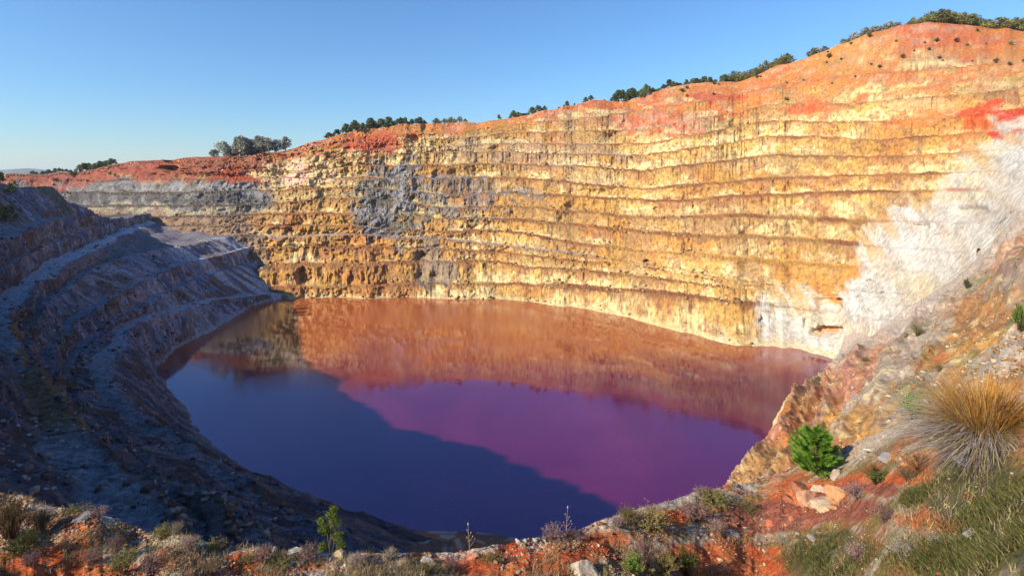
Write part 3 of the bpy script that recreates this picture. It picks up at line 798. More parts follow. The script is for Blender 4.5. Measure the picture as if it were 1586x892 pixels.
def jitter(c, a):
    k = random.uniform(1 - a, 1 + a)
    return tuple(max(.004, x * k * random.uniform(1 - a * .3, 1 + a * .3)) for x in c)

# ---- rim trees, unit height 1
def make_tree_meshes(kind, seed):
    random.seed(seed)
    tr, cr = MB(), MB()
    bark = {'pine': (.10, .065, .045), 'grey': (.20, .17, .15), 'olive': (.11, .08, .06)}[kind]
    leafc = {'pine': (.12, .15, .06), 'grey': (.26, .27, .22), 'olive': (.20, .20, .065)}[kind]
    top = .62
    lean = (random.uniform(-.05, .05), random.uniform(-.05, .05))
    P = [(0, 0, -.06), (lean[0] * .4, lean[1] * .4, .25), (lean[0], lean[1], top)]
    tr.tube(P, [.028, .020, .009], bark, 6)
    lobes = []
    nl = random.randint(9, 12)
    for i in range(nl):
        f = (i + .5) / nl
        if kind == 'pine': z, sp, r = .26 + .62 * f, .27 * (1.15 - f), random.uniform(.13, .19)
        elif kind == 'grey': z, sp, r = .2 + .66 * f, .27 * (1.2 - abs(f - .45)), random.uniform(.14, .21)
        else: z, sp, r = .18 + .58 * f, .36 * (1.15 - abs(f - .4)), random.uniform(.17, .25)
        a = i * 2.4 + random.uniform(-.6, .6)
        q = sp * random.uniform(.45, 1.1)
        c = Vector((q * math.cos(a) + lean[0], q * math.sin(a) + lean[1], z))
        lobes.append((c, r))
        s = Vector((lean[0] * z, lean[1] * z, min(z - .1, top) * random.uniform(.6, .95)))
        tr.tube([s, s.lerp(c, .55) + Vector((0, 0, .02)), c], [.010, .007, .003], bark, 4)
    lobes.append((Vector((lean[0], lean[1], .87)), .11 if kind != 'olive' else .16))
    for c, r in lobes:
        tone = random.uniform(.75, 1.3)
        for i in range(75):
            d = rvec()
            p = c + Vector((d.x, d.y, d.z * .85)) * r * random.uniform(.3, 1.08)
            s = random.uniform(.03, .06)
            a = rvec() * s; b = rvec() * s
            cl = jitter(tuple(x * tone for x in leafc), .3)
            cr.tri_add([tuple(p - a), tuple(p + a * .6 + b), tuple(p + a - b * .8)], cl)
    return tr.mesh('trunk'), cr.mesh('crown')

TREES = {}
for kd in ('pine', 'grey', 'olive'):
    TREES[kd] = []
    for s in range(5):
        t, c = make_tree_meshes(kd, hash(kd) % 1 + s * 13 + {'pine': 1, 'grey': 200, 'olive': 400}[kd])
        t.materials.append(M_BARK); c.materials.append(M_LEAF)
        TREES[kd].append((t, c))
random.seed(21)
FORM = {'pine': 'pine_tree', 'grey': 'broadleaf_tree', 'olive': 'scrub_oak'}
def rim_tree(u, back, hpx, kind, label, group, width=1.0):
    Yr = float(np.interp(u, FU, FYR))
    Y = Yr + back
    p = below(RIM_BVH, (u - U0) / F * Y, Y)
    if p is None: return
    h = hpx / F * Y; p = p - Vector((0, 0, .06 * h))
    e = empty(FORM[kind], p)
    e.rotation_euler = (0, 0, random.uniform(0, 6.28)); e.scale = (h * width, h * width, h)
    tag(e, label, 'tree', group)
    t, c = random.choice(TREES[kind])
    link('trunk', t, None, e); link('crown', c, None, e)

SEG = [  # u0, u1, count, height px, kind, width, depth range, label, group
    (50, 112, 11, 9, 'pine', 1.3, (4, 30), 'small dark pine on the low far left rim near the distant mountain', 'pines on the low far left rim'),
    (118, 178, 17, 13, 'pine', 1.2, (2, 25), 'dark pine on the sloping knoll left of the flat red mound', 'pines on the left knoll'),
    (328, 334, 1, 13, 'grey', 1.1, (3, 4), 'lone small grey tree left of the big grey grove', None),
    (345, 418, 15, 30, 'grey', 1.0, (3, 18), 'tall grey-green tree in the dense grove on the left rim', 'grey grove on the left rim'),
    (424, 426, 1, 22, 'grey', .9, (3, 5), 'grey tree just right of the grey grove, first of two', None),
    (442, 443, 1, 24, 'grey', .7, (3, 5), 'slim grey tree standing apart right of the grey grove', None),
    (503, 532, 8, 9, 'pine', 1.3, (3, 14), 'low dark tree beside the left end of the red crest row', 'low trees by the red crest'),
    (534, 604, 24, 17, 'pine', 1.1, (2, 22), 'dark pine in the dense row above the dark red crest', 'pine row above the dark red crest'),
    (605, 662, 13, 12, 'pine', 1.1, (3, 20), 'small pine thinning out right of the dense pine row', 'thinning pines left of centre'),
    (672, 722, 8, 11, 'olive', 1.1, (3, 14), 'rounded olive tree above the flat central rim', 'olive trees on the central rim'),
    (771, 773, 1, 9, 'pine', 1.0, (2, 3), 'lone little pine on the rim at the foot of the rising crest', None),
    (790, 846, 17, 12, 'pine', 1.1, (3, 20), 'pine climbing the first rise of the central rim', 'pines on the first central rise'),
    (850, 938, 10, 9, 'pine', 1.1, (4, 20), 'sparse small pine above the pale pink brow of the rim', 'sparse pines above the pale brow'),
    (946, 1000, 16, 18, 'pine', 1.0, (-2, 16), 'dark pine in the clump spilling over the orange rim', 'pine clump spilling over the rim'),
    (1000, 1132, 32, 13, 'pine', 1.1, (2, 22), 'pine in the long row rising right of centre', 'long pine row right of centre'),
    (1132, 1226, 28, 17, 'olive', 1.1, (1, 22), 'olive green tree in the bushy row below the big red hill', 'bushy row below the red hill'),
    (1250, 1280, 5, 13, 'grey', 1.0, (3, 12), 'airy grey tree on the left shoulder of the big red hill', 'airy trees on the red shoulder'),
    (1306, 1398, 22, 14, 'grey', 1.15, (2, 14), 'tree on the climbing crest just left of the summit', 'trees climbing to the summit'),
    (1405, 1428, 5, 13, 'olive', 1.1, (2, 8), 'rounded tree in the small gap group by the summit', 'small group by the summit'),
    (1434, 1600, 40, 23, 'olive', 1.15, (0, 20), 'spreading tree in the olive wood along the summit', 'olive wood along the summit'),
]
for (a, b, n, hp, kd, w, dr, lab, grp) in SEG:
    n = n if n == 1 else int(n * 1.08)
    for i in range(n):
        u = a + (b - a) * (i + random.uniform(.1, .9)) / n
        hh = 1.02 * hp * random.choice([random.uniform(.4, .8), random.uniform(.8, 1.15)]) if n > 1 else hp
        rim_tree(u, random.uniform(*dr), hh, kd, lab, grp, w * random.uniform(1.0, 1.45))

# ---- bushes: unit height 1, several looks
def make_bush(seed, twigc, leafc, nstem, nleaf, spread, leaf, upright=.5, tipc=None):
    random.seed(seed)
    tw, lf = MB(), MB()
    for i in range(nstem):
        a = random.uniform(0, 6.283); q = random.uniform(.1, 1) ** .7
        dx, dy = math.cos(a) * q * spread, math.sin(a) * q * spread
        h = random.uniform(.55, 1.0) * (1 - .45 * q * q)
        b = Vector((dx * .18, dy * .18, -.05))
        m = Vector((dx * (.5 - .2 * upright), dy * (.5 - .2 * upright), h * .55))
        e = Vector((dx, dy, h)) + Vector((random.uniform(-.06, .06), random.uniform(-.06, .06), 0))
        tw.tube([b, m, e], [.011, .008, .003], jitter(twigc, .3), 3)
        for j in range(3):
            s = m.lerp(e, random.uniform(.0, .8)); g = s + Vector((random.uniform(-.16, .16), random.uniform(-.16, .16), random.uniform(.06, .22)))
            tw.tube([s, g], [.006, .002], jitter(twigc, .3), 3)
            for k in range(nleaf):
                t = random.uniform(.0, 1.05)
                p = (s.lerp(g, t) if k % 2 else m.lerp(e, random.uniform(.2, 1.04))) + rvec() * .03
                d = (rvec() + Vector((0, 0, .8))).normalized() * leaf * random.uniform(.6, 1.3)
                sd = d.orthogonal().normalized() * leaf * .22
                cl = jitter(leafc if (tipc is None or random.random() < .6) else tipc, .35)
                lf.tri_add([tuple(p - sd), tuple(p + sd), tuple(p + d)], cl)
    a, b = tw.mesh('stems'), lf.mesh('leaves')
    a.materials.append(M_SHRUB); b.materials.append(M_SHRUB)
    return a, b

BUSH = {
    'mauve': [make_bush(s, (.26, .17, .16), (.27, .19, .18), 80, 3, .75, .055, tipc=(.36, .24, .23)) for s in (1, 2, 3)],
    'olive': [make_bush(s, (.20, .15, .09), (.17, .17, .05), 70, 6, .8, .07, tipc=(.27, .23, .08)) for s in (4, 5, 6)],
    'dark': [make_bush(s, (.12, .09, .05), (.07, .10, .025), 70, 8, .8, .075, tipc=(.12, .14, .04)) for s in (7, 8)],
    'pale': [make_bush(s, (.42, .36, .30), (.36, .31, .22), 90, 3, .75, .05, tipc=(.25, .25, .10)) for s in (9, 10)],
    'rust': [make_bush(s, (.30, .16, .07), (.46, .20, .04), 80, 6, .9, .06, tipc=(.38, .12, .03)) for s in (11, 12)],
    'green': [make_bush(s, (.12, .10, .05), (.10, .19, .03), 70, 9, .75, .08, tipc=(.16, .24, .05)) for s in (13, 14)],
    'brown': [make_bush(s, (.24, .16, .11), (.24, .17, .09), 80, 5, .7, .06, tipc=(.15, .14, .05)) for s in (15, 16)],
}
random.seed(33)
def bush(u, v, wpx, hpx, kind, label, name='shrub', bvh=None, cat='shrub', group=None):
    p = ground_at(u, v) if bvh is None else on(bvh, u, v)
    if p is None: return None
    h = hpx / F * p.y; w = wpx / F * p.y / 1.5
    e = empty(name, p - Vector((0, 0, .02)))
    e.rotation_euler = (0, 0, random.uniform(0, 6.28)); e.scale = (w, w, h * 1.08)
    tag(e, label, cat, group)
    a, b = random.choice(BUSH[kind])
    link('stems', a, None, e); link('leaves', b, None, e)
    return e

FG = [
    (18, 832, 78, 66, 'brown', 'tall brown dry shrub on the pale mound in the bottom left corner'),
    (62, 822, 46, 38, 'brown', 'ochre dry shrub just right of the tall brown corner shrub'),
    (38, 858, 62, 34, 'dark', 'dark green low shrub in front of the tall brown corner shrub'),
    (45, 876, 40, 24, 'mauve', 'small mauve shrub below the dark green corner shrub'),
    (150, 800, 44, 16, 'mauve', 'pinkish dry shrub on the crest behind the red mound'),
    (112, 796, 50, 12, 'olive', 'low olive tuft on the crest left of the pinkish dry shrub'),
    (178, 856, 34, 32, 'mauve', 'rosy upright dry shrub on the right foot of the red mound'),
    (142, 874, 36, 26, 'mauve', 'mauve shrub in front of the red mound, left of the tangled one'),
    (192, 884, 52, 36, 'olive', 'tangled olive shrub at the bottom edge right of the red mound'),
    (232, 884, 50, 28, 'mauve', 'wide mauve shrub at the bottom edge beside the tangled olive shrub'),
    (252, 832, 38, 22, 'olive', 'yellowish green shrub below the white twigged shrub on the left crest'),
    (274, 826, 26, 22, 'pale', 'white twigged shrub on the left crest where it dips'),
    (292, 848, 36, 20, 'mauve', 'dull pink shrub below and right of the white twigged shrub'),
    (330, 850, 40, 16, 'olive', 'low straw coloured shrub on the crest left of the white slabs'),
    (408, 866, 44, 22, 'mauve', 'mauve shrub in front of the white slabs'),
    (384, 872, 36, 16, 'olive', 'small green shrub left of the mauve shrub by the white slabs'),
    (476, 866, 42, 26, 'mauve', 'mauve shrub right of the white slabs and below the little tree'),
    (430, 876, 50, 14, 'olive', 'flat olive patch of shrub under the white slabs'),
    (604, 864, 32, 18, 'pale', 'bare pale twiggy shrub on the crest left of centre'),
    (665, 884, 40, 18, 'olive', 'green tuft at the bottom edge left of the two bare stalks'),
    (700, 880, 36, 18, 'mauve', 'small mauve tuft under the left bare stalk'),
    (858, 838, 56, 26, 'mauve', 'pinkish dry shrub on the crest under the right bare stalk'),
    (888, 836, 30, 18, 'mauve', 'little dry shrub just right of the pinkish one under the stalk'),
    (972, 812, 36, 32, 'olive', 'yellow green upright shrub on the crest right of the red stone'),
    (1008, 816, 74, 30, 'olive', 'broad yellowish shrub right of the upright yellow green one'),
    (958, 816, 26, 22, 'mauve', 'small mauve shrub on the crest beside the red stone'),
    (1072, 804, 64, 30, 'mauve', 'dark mauve shrub on the crest right of the broad yellowish shrub'),
    (1105, 782, 64, 22, 'olive', 'straw coloured shrub on the crest left of the ribbed slope'),
    (1086, 768, 32, 16, 'mauve', 'faint mauve shrub standing out on the crest against purple water'),
    (1000, 872, 60, 40, 'mauve', 'large mauve shrub on red soil right of the biggest boulder'),
    (982, 888, 40, 34, 'green', 'bright green leafy shrub right beside the biggest boulder'),
    (1030, 888, 54, 34, 'olive', 'olive shrub at the bottom edge right of the bright green one'),
    (1062, 890, 44, 44, 'dark', 'dark olive shrub at the bottom edge left of the orange soil'),
    (1372, 808, 56, 28, 'mauve', 'grey mauve shrub between the maroon soil and the orange patch'),
    (1358, 748, 42, 28, 'dark', 'dark green tussock right of the rock pile'),
    (1330, 868, 46, 30, 'mauve', 'mauve shrub rising from the lower grass'),
    (1400, 862, 64, 30, 'pale', 'straw grey shrub at the right end of the lower grass'),
    (1426, 728, 66, 28, 'rust', 'rust orange low shrub in front of the tall grass clump'),
    (1366, 712, 40, 22, 'pale', 'pale dry shrub left of the rust orange shrub'),
    (1408, 742, 60, 18, 'brown', 'brown dry shrub below the rust orange shrub'),
    (1330, 768, 70, 14, 'mauve', 'flat dark mauve shrub right of the rock pile'),
    (1160, 790, 44, 14, 'olive', 'low olive shrub on the crest below the ribbed slope'),
    (1110, 820, 40, 16, 'mauve', 'small mauve shrub left of the maroon soil'),
    (1215, 842, 44, 14, 'pale', 'pale low shrub below the maroon soil'),
    (1450, 840, 50, 20, 'pale', 'pale dry shrub below the orange patch'),
    (1485, 712, 60, 20, 'brown', 'brown litter shrub at the foot of the tall grass clump'),
    (760, 868, 40, 14, 'olive', 'small olive tuft on the red soil right of the left stalk'),
    (552, 872, 44, 14, 'mauve', 'thin mauve shrub at the bottom right of the little tree'),
    (320, 884, 54, 16, 'brown', 'flat brown shrub at the bottom edge below the left crest'),
]
for (u, v, w, h, kd, lab) in FG:
    bush(u, v, w, h, kd, lab)
bush(1416, 642, 38, 38, 'green', 'bright green shrub behind the left side of the tall grass clump', bvh=None)
for (u, v, w, h, kd, lab) in [
    (1421, 520, 22, 18, 'olive', 'olive shrub alone in the middle of the ribbed slope'),
    (1497, 446, 10, 16, 'dark', 'small dark shrub high on the ribbed slope near the pale chute'),
    (1580, 512, 26, 40, 'green', 'green shrub on the ribbed slope at the right edge above the tall grass'),
    (1340, 560, 14, 8, 'olive', 'tiny olive shrub low on the ribbed slope'),
    (1455, 575, 18, 12, 'olive', 'small olive shrub on the ribbed slope above the tall grass'),
]:
    bush(u, v, w, h, kd, lab, bvh=SPUR_BVH)
# dark bushes dotted over the red top slope and the benches
random.seed(5)
for (a, b, n, lab, grp, lo, hi) in [(1215, 1586, 30, 'small dark bush dotted on the bare red slope below the summit', 'bushes on the red summit slope', 5, 60),
                                     (1030, 1180, 8, 'small dark bush on the orange brow right of centre', 'bushes on the orange brow', 4, 22),
                                     (60, 180, 8, 'small dark bush on the tan slope at the far left', 'bushes on the far left slope', 5, 20)]:
    for i in range(n):
        u = a + (b - a) * min(1, max(0, (i // 3 * 3 + 1.5) / n + random.gauss(0, .035)))
        vr = float(np.interp(u, FU, FVR))
        s = 3.5 + 5.5 * random.random() ** 1.6
        bush(u, vr + random.uniform(lo, hi), s * 1.2, s, random.choice(['dark', 'dark', 'olive']), lab, bvh=RIM_BVH, group=grp)
for (u, v, lab) in [(506, 244, 'round green bush on the pale pink bench at upper left'), (114, 274, 'round dark bush alone on the far left tan slope'), (530, 258, 'small green bush on the narrow bench right of the pale pink bench')]:
    bush(u, v, 11, 10, 'dark', lab, bvh=RIM_BVH)

# ---- trees on the crest of the shaded hill
LEFT_BVH = bvh_of(LEFTP[:, ::2])
random.seed(8)
for i in range(14):
    u = -25 + i * 4.2 + random.uniform(-2, 2); y = random.uniform(140, 178)
    x = (u - U0) / F * y
    p = below(LEFT_BVH, x, y)
    if p is None: continue
    h = random.uniform(2.5, 5.0) * (1 if u < 18 else .55)
    e = empty('pine_tree', p); e.scale = (h * 1.1, h * 1.1, h); e.rotation_euler = (0, 0, random.uniform(0, 6))
    tag(e, 'dark shaded pine on the crest of the shadowed hill at the left edge', 'tree', 'pines on the shadowed left hill')
    t, c = random.choice(TREES['pine']); link('trunk', t, None, e); link('crown', c, None, e)

# ---- the bright green young pine on the ledge
def young_pine():
    random.seed(44)
    base = ground_at(1263, 736)
    H = 74 / F * base.y
    e = empty('young_pine', base)
    tag(e, 'bright green bushy young pine on the ledge before the ribbed slope', 'tree')
    tr, nd = MB(), MB()
    tr.tube([(0, 0, -.1), (.02, 0, H * .5), (0, .02, H * .92)], [.035, .024, .008], (.16, .10, .06), 7)
    br = MB()
    G1, G2 = (.12, .26, .03), (.21, .37, .05)
    tips = []
    for i in range(170):
        z = H * random.uniform(.04, .88) ; a = i * 2.399 + random.uniform(-.3, .3)
        hz = z / H
        ln = H * (.62 * (1 - max(0, hz - .35) * 1.25)) * random.uniform(.55, 1.05)
        if hz < .3: ln *= .85 + hz * .6
        s = Vector((0, 0, z)); d = Vector((math.cos(a), math.sin(a), random.uniform(.15, .7)))
        en = s + d * ln * .8 + Vector((0, 0, ln * .12)); md = s.lerp(en, .5) - Vector((0, 0, ln * .05))
        br.tube([s, md, en], [.012, .008, .004], (.17, .11, .06), 4)
        for j in range(6): tips.append((md.lerp(en, j / 5.0) if j else md, (en - md).normalized()))
    for i in range(10): tips.append((Vector((random.uniform(-.05, .05), random.uniform(-.05, .05), H * random.uniform(.85, .98))), Vector((0, 0, 1))))
    for p, d in tips:
        tone = random.random()
        for k in range(24):
            dd = (d * .9 + rvec() * .95 + Vector((0, 0, .35))).normalized()
            L_ = random.uniform(.10, .19); w = dd.orthogonal().normalized() * .009
            q = p + rvec() * .03
            c = tuple(G1[x] + (G2[x] - G1[x]) * tone for x in range(3))
            nd.tri_add([tuple(q - w), tuple(q + w), tuple(q + dd * L_)], jitter(c, .3))
    link('trunk', tr.mesh('trunk', True), M_NEEDLE, e); link('branches', br.mesh('branches', True), M_NEEDLE, e)
    link('needles', nd.mesh('needles'), M_NEEDLE, e)
young_pine()

# ---- the little tree whose lit crown stands up from the slope under the edge
def little_tree():
    random.seed(45)
    Y = 15.2; x = (512 - U0) / F * Y
    p = below(LEDGE_BVH, x, Y)
    topz = (VH - 787) / F * Y
    H = topz - p.z
    e = empty('sapling', p)
    tag(e, 'little crooked tree with a sparse lit green crown over the dark slope', 'tree')
    tr, nd = MB(), MB()
    tr.tube([(0, 0, -.1), (.03, 0, H * .4), (-.02, 0, H * .7), (.05, .02, H * .93)], [.02, .016, .012, .005], (.05, .04, .03), 6)  # trunk colour darkened to carry the shade it stands in
    cl = [(-.20, 0, .80, .12), (-.30, .05, .86, .09), (.02, 0, .93, .13), (.10, .1, .84, .14), (.22, -.05, .74, .13), (.30, 0, .64, .10), (.24, .1, .55, .10), (.08, 0, .99, .08), (-.1, .1, .77, .09), (-.12, 0, .5, .12), (.15, .05, .42, .13), (0, .1, .33, .13), (.28, 0, .48, .1), (-.25, 0, .62, .1)]
    for (cx, cy, cz, r) in cl:
        c = Vector((cx * .95, cy, cz * H))
        tr.tube([(0.0, 0, H * max(.05, cz - .28)), c * .6 + Vector((0, 0, c.z * .4 - .02)), c], [.010, .007, .003], (.26, .20, .15), 4)
        for k in range(300):
            q = c + rvec() * r * random.uniform(.1, 1.35); dd = (rvec() + Vector((0, 0, .7))).normalized()
            w = dd.orthogonal().normalized() * .008
            nd.tri_add([tuple(q - w), tuple(q + w), tuple(q + dd * random.uniform(.06, .1))], jitter((.15, .20, .03), .35))
    link('trunk', tr.mesh('trunk', True), M_NEEDLE, e); link('crown', nd.mesh('crown'), M_NEEDLE, e)
little_tree()

# ---- the tall grass clump
def tall_grass():
    random.seed(46)
    base = ground_at(1525, 690)
    s = .86 * base.y / F                                  # metres per picture unit at the clump
    e = empty('grass_clump', base)
    tag(e, 'tall fountain of orange tipped and grey grass blades at the right', 'grass')
    def blades(n, cols, reach, height, droop, name, w0):
        m = MB()
        for i in range(n):
            a = random.uniform(0, 6.283); q = random.random() ** .6
            b = Vector((math.cos(a) * q * 34 * s, math.sin(a) * q * 26 * s, -.05))
            aa = a + random.gauss(0, .5); out = Vector((math.cos(aa), math.sin(aa), 0))
            R_ = reach * s * random.uniform(.25, 1.15) * (.35 + .65 * q); Hh = height * s * random.uniform(.5, 1.08) * (1 - .25 * q)
            c0, c1 = random.choice(cols)
            k0 = random.uniform(.6, 1.35); wk = random.choice([.7, 1, 1, 1.6]); kink = Vector((random.gauss(0, .12), random.gauss(0, .12), -abs(random.gauss(0, .16)))) * (random.random() < .22)
            pts, cc = [], []
            side = Vector((-out.y, out.x, 0)); side = (side + rvec() * .5).normalized()
            for j in range(7):
                t = j / 6
                p = b + out * R_ * t ** 1.5 + Vector((-(.05 + .12 * (droop > .3)) * R_ * t * t, 0, Hh * (t - droop * t ** 2.6)))
                p = p + kink * max(0, t - .55) * 2.2
                w = w0 * wk * (1 - t * .85)
                pts.append((tuple(p - side * w), tuple(p + side * w)))
                c = tuple((c0[x] + (c1[x] - c0[x]) * sstep(.25, .85, t)) * k0 for x in range(3))
                cc += [c, c]
            m.quads(pts, cc)
        link(name, m.mesh(name), M_BLADE, e)
    GRN, YEL, ORG = (.12, .15, .035), (.36, .30, .08), (.50, .23, .035)
    GRY, MAU, STR = (.31, .27, .28), (.20, .14, .17), (.45, .38, .26); GLD = (.52, .33, .08)
    blades(3200, [(GRN, ORG), (YEL, ORG), (YEL, ORG), (MAU, ORG), (YEL, GLD), (MAU, STR)], 95, 158, .16, 'upright_blades', .007)
    blades(3000, [(MAU, GRY), (MAU, GRY), (MAU, STR), (MAU, GRY), (GRN, YEL)], 155, 128, .62, 'arching_blades', .007)
    blades(1300, [(GRY, MAU), (MAU, GRY), (STR, GRY)], 150, 70, .95, 'fallen_blades', .007)
tall_grass()

# ---- two bare dry stalks on the crest
def stalk(u, v, hpx, lab, seed):
    random.seed(seed)
    p = ground_at(u, v); H = hpx / F * p.y
    m = MB(); c = (.34, .25, .22)
    bend = random.uniform(-.06, .06)
    m.tube([(0, 0, -.05), (bend * .5, 0, H * .5), (bend, 0, H)], [.012, .009, .005], c, 5)
    for (t, dx, dy, dz) in ((.25, .22, .05, .30), (.4, -.10, .02, .2), (.45, .16, -.04, .22), (.7, -.07, .03, .12), (.62, .09, 0, .13)):
        s = Vector((bend * t, 0, H * t)); g = s + Vector((dx, dy, dz)) * H * .8
        m.tube([s, s.lerp(g, .5) + Vector((0, 0, -.02)), g], [.008, .006, .003], c, 4)
        m.tube([g, g + Vector((0, 0, .025))], [.014, .004], (.5, .42, .36), 5)
    m.tube([(bend, 0, H), (bend, 0, H + .05)], [.018, .008], (.55, .48, .42), 6)
    o = link('dry_stalk', m.mesh('dry_stalk', True), M_SHRUB); o.location = p
    tag(o, lab, 'dead plant')
stalk(728, 858, 46, 'bare branching dry stalk on the crest left of the other stalk', 1)
stalk(876, 838, 52, 'bare dry stalk with a white head above the pinkish shrub', 2)

# ------------------------------------------------------------------ stones
def stone_mesh(seed, flat=1.0, cuts=7):
    random.seed(seed)
    bm = bmesh.new()
    bmesh.ops.create_icosphere(bm, subdivisions=4, radius=1)
    pl = [(rvec(), random.uniform(.45, .8)) for _ in range(cuts)]
    for v in bm.verts:
        p = v.co.copy()
        for n, d in pl:
            k = p.dot(n) - d
            if k > 0: p -= n * k
        v.co = p
    co = np.array([v.co[:] for v in bm.verts])
    n = fbm(co[:, 0] * 1.6 + seed, co[:, 1] * 1.6, co[:, 2] * 1.6, seed=200 + seed, octv=4) - .5
    n2 = fbm(co[:, 0] * 5 + seed, co[:, 1] * 5, co[:, 2] * 5, seed=220 + seed, octv=3) - .5
    for v, a, b in zip(bm.verts, n, n2):
        v.co *= 1 + .45 * a + .16 * b
        v.co.z *= flat
    me = bpy.data.meshes.new('stone'); bm.to_mesh(me); bm.free()
    me.materials.append(M_STONE)
    return me
STONES = [stone_mesh(s, f, c) for s, f, c in ((1, .8, 8), (2, .6, 9), (3, .9, 7), (4, .45, 10), (5, .7, 12), (6, .35, 9))]
random.seed(91)
def stone(u, v, wpx, color, label, shape=None, tall=1.0, group=None, name='rock', sink=.3, bvh=None, turn=None):
    p = ground_at(u, v) if bvh is None else on(bvh, u, v)
    if p is None: return
    r = wpx / 2 / F * p.y
    me = STONES[shape] if shape is not None else random.choice(STONES)
    o = link(name, me)
    o.location = p + Vector((0, 0, r * (.30 - sink + random.uniform(-.1, .12)) * tall))
    o.scale = (r * 1.1, r * random.uniform(.75, 1.0), r * tall * .9)
    o.rotation_euler = (random.uniform(-.3, .3), random.uniform(-.3, .3), random.uniform(0, 6.28) if turn is None else turn)
    o.color = (*jitter(color, .12), 1)
    tag(o, label, 'rock', group)
PALE, TAN, REDR, GRYR = (.47, .42, .35), (.38, .28, .19), (.26, .085, .045), (.27, .27, .27)
for (u, v, w, c, lab, sh, tl) in [
    (906, 884, 54, (.42, .36, .28), 'biggest boulder, pale topped and rounded, on red soil at the bottom edge', 0, .85),
    (424, 852, 17, PALE, 'small pointed white slab on the crest left of the long white block', 4, 1.2),
    (455, 856, 25, PALE, 'long white block on the crest under the little tree', 1, .8),
    (525, 864, 26, TAN, 'rounded pale rock on the crest right of the little tree', 2, .9),
    (492, 858, 18, GRYR, 'grey rock on the crest beneath the little tree', 0, .9),
    (545, 866, 18, PALE, 'flat pale rock right of the rounded pale rock', 3, .8),
    (466, 872, 18, (.2, .18, .15), 'dark pointed stone below the long white block', 4, 1.1),
    (181, 803, 10, (.55, .42, .26), 'cream cube shaped stone on the left crest', 4, 1.2),
    (124, 804, 26, GRYR, 'flat blue grey slab on top of the red mound', 5, .8),
    (28, 772, 14, PALE, 'white stone on top of the pale mound at the left edge', 2, 1.1),
    (931, 812, 13, REDR, 'red stone on the crest left of the yellow green shrub', 0, 1.0),
    (946, 808, 14, GRYR, 'grey stone touching the red stone on the crest', 1, .9),
    (802, 838, 13, PALE, 'white stone on the crest between the two stalks', 4, 1.2),
    (829, 834, 10, PALE, 'small white stone left of the pinkish shrub under the stalk', 2, 1.0),
    (736, 860, 20, (.4, .2, .14), 'reddish stone at the foot of the left bare stalk', 0, .9),
    (662, 872, 26, (.40, .36, .33), 'grey mottled rock on the crest left of centre', 2, .7),
    (1240, 760, 52, (.30, .11, .055), 'largest red slab of the rock pile, casting a dark hollow', 1, .8),
    (1222, 774, 36, (.26, .09, .05), 'dark red stone at the left end of the rock pile', 4, .9),
    (1256, 776, 42, (.42, .22, .13), 'orange tan stone in the middle of the rock pile', 0, .9),
    (1280, 782, 56, (.55, .40, .28), 'long cream slab at the front of the rock pile', 5, 1.0),
    (1300, 768, 42, (.48, .24, .11), 'orange stone at the right end of the rock pile', 2, .9),
    (1268, 760, 33, (.52, .42, .30), 'pale stone on top of the rock pile', 4, 1.0),
    (1292, 786, 19, (.50, .30, .18), 'small broken stone in front of the rock pile', 1, .9),
    (1246, 790, 14, (.30, .11, .06), 'small red stone fallen before the rock pile', 2, .9),
    (1297, 738, 22, (.36, .30, .24), 'grey tan rock right of the bright young pine', 0, 1.2),
    (1376, 708, 26, GRYR, 'flat grey slab left of the rust orange shrub', 5, .9),
    (1350, 698, 22, (.6, .57, .5), 'white slab on the crest right of the young pine', 3, .8),
    (1496, 714, 34, (.42, .40, .40), 'grey slab at the left foot of the tall grass clump', 5, .8),
    (1262, 834, 22, GRYR, 'flat grey slab below the maroon soil', 5, .8),
    (1194, 812, 16, (.40, .12, .06), 'red stone on the maroon soil', 0, .8),
    (1226, 804, 14, (.42, .16, .08), 'second red stone on the maroon soil, nearer the rock pile', 2, .8),
    (1139, 828, 18, GRYR, 'bluish grey stone left of the maroon soil', 1, .8),
    (1505, 828, 20, GRYR, 'grey stone at the edge of the green grass', 5, .9),
    (1456, 802, 16, (.32, .09, .045), 'dark red stone on the orange patch', 1, .9),
    (1412, 852, 14, GRYR, 'small grey stone beside the straw grey shrub', 2, .9),
    (1115, 866, 12, (.55, .40, .26), 'cream stone on the orange soil at the bottom edge', 4, 1.0),
]:
    stone(u, v, w, c, lab, sh, tl)
def crest_v(u): return float(np.interp(u, [a for a, _ in CR_V], [b for _, b in CR_V]))
random.seed(92)
for i in range(75):
    u = random.choice([345, 440, 470, 540, 610, 660, 720, 790, 830, 930, 960]) + random.gauss(0, 17)
    stone(u, crest_v(u) + random.uniform(1, 14), 3 + 10 * random.random() ** 2.2, random.choice([(.42, .38, .31), TAN, (.33, .28, .23), (.28, .2, .15)]), 'small pale stone in the rubble along the central crest', group='pale stones along the central crest', name='stone')
for i in range(40):
    u = 5 + 330 * (i + random.random()) / 40
    stone(u, crest_v(u) + random.uniform(1, 12), random.uniform(3, 8), random.choice([PALE, TAN]), 'small pale stone in the rubble along the left crest', group='pale stones along the left crest', name='stone')
for i in range(45):
    u, v = random.gauss(1310, 40), random.gauss(700, 14)
    stone(u, max(v, crest_v(u) + 2), random.uniform(4, 10), random.choice([PALE, TAN, (.5, .27, .12)]), 'small broken stone in the scree right of the young pine', group='scree stones by the young pine', name='stone')
for i in range(45):
    stone(random.uniform(1080, 1300), random.uniform(785, 862), random.uniform(4, 10), random.choice([REDR, REDR, (.4, .2, .12), (.42, .36, .3)]), 'small clod on the maroon soil below the rock pile', group='clods on the maroon soil', name='stone')
for i in range(40):
    stone(random.gauss(130, 32), random.gauss(832, 16), random.uniform(3, 7), random.choice([TAN, (.5, .2, .1), PALE]), 'small stone on the flank of the red mound at left', group='stones on the red mound', name='stone')
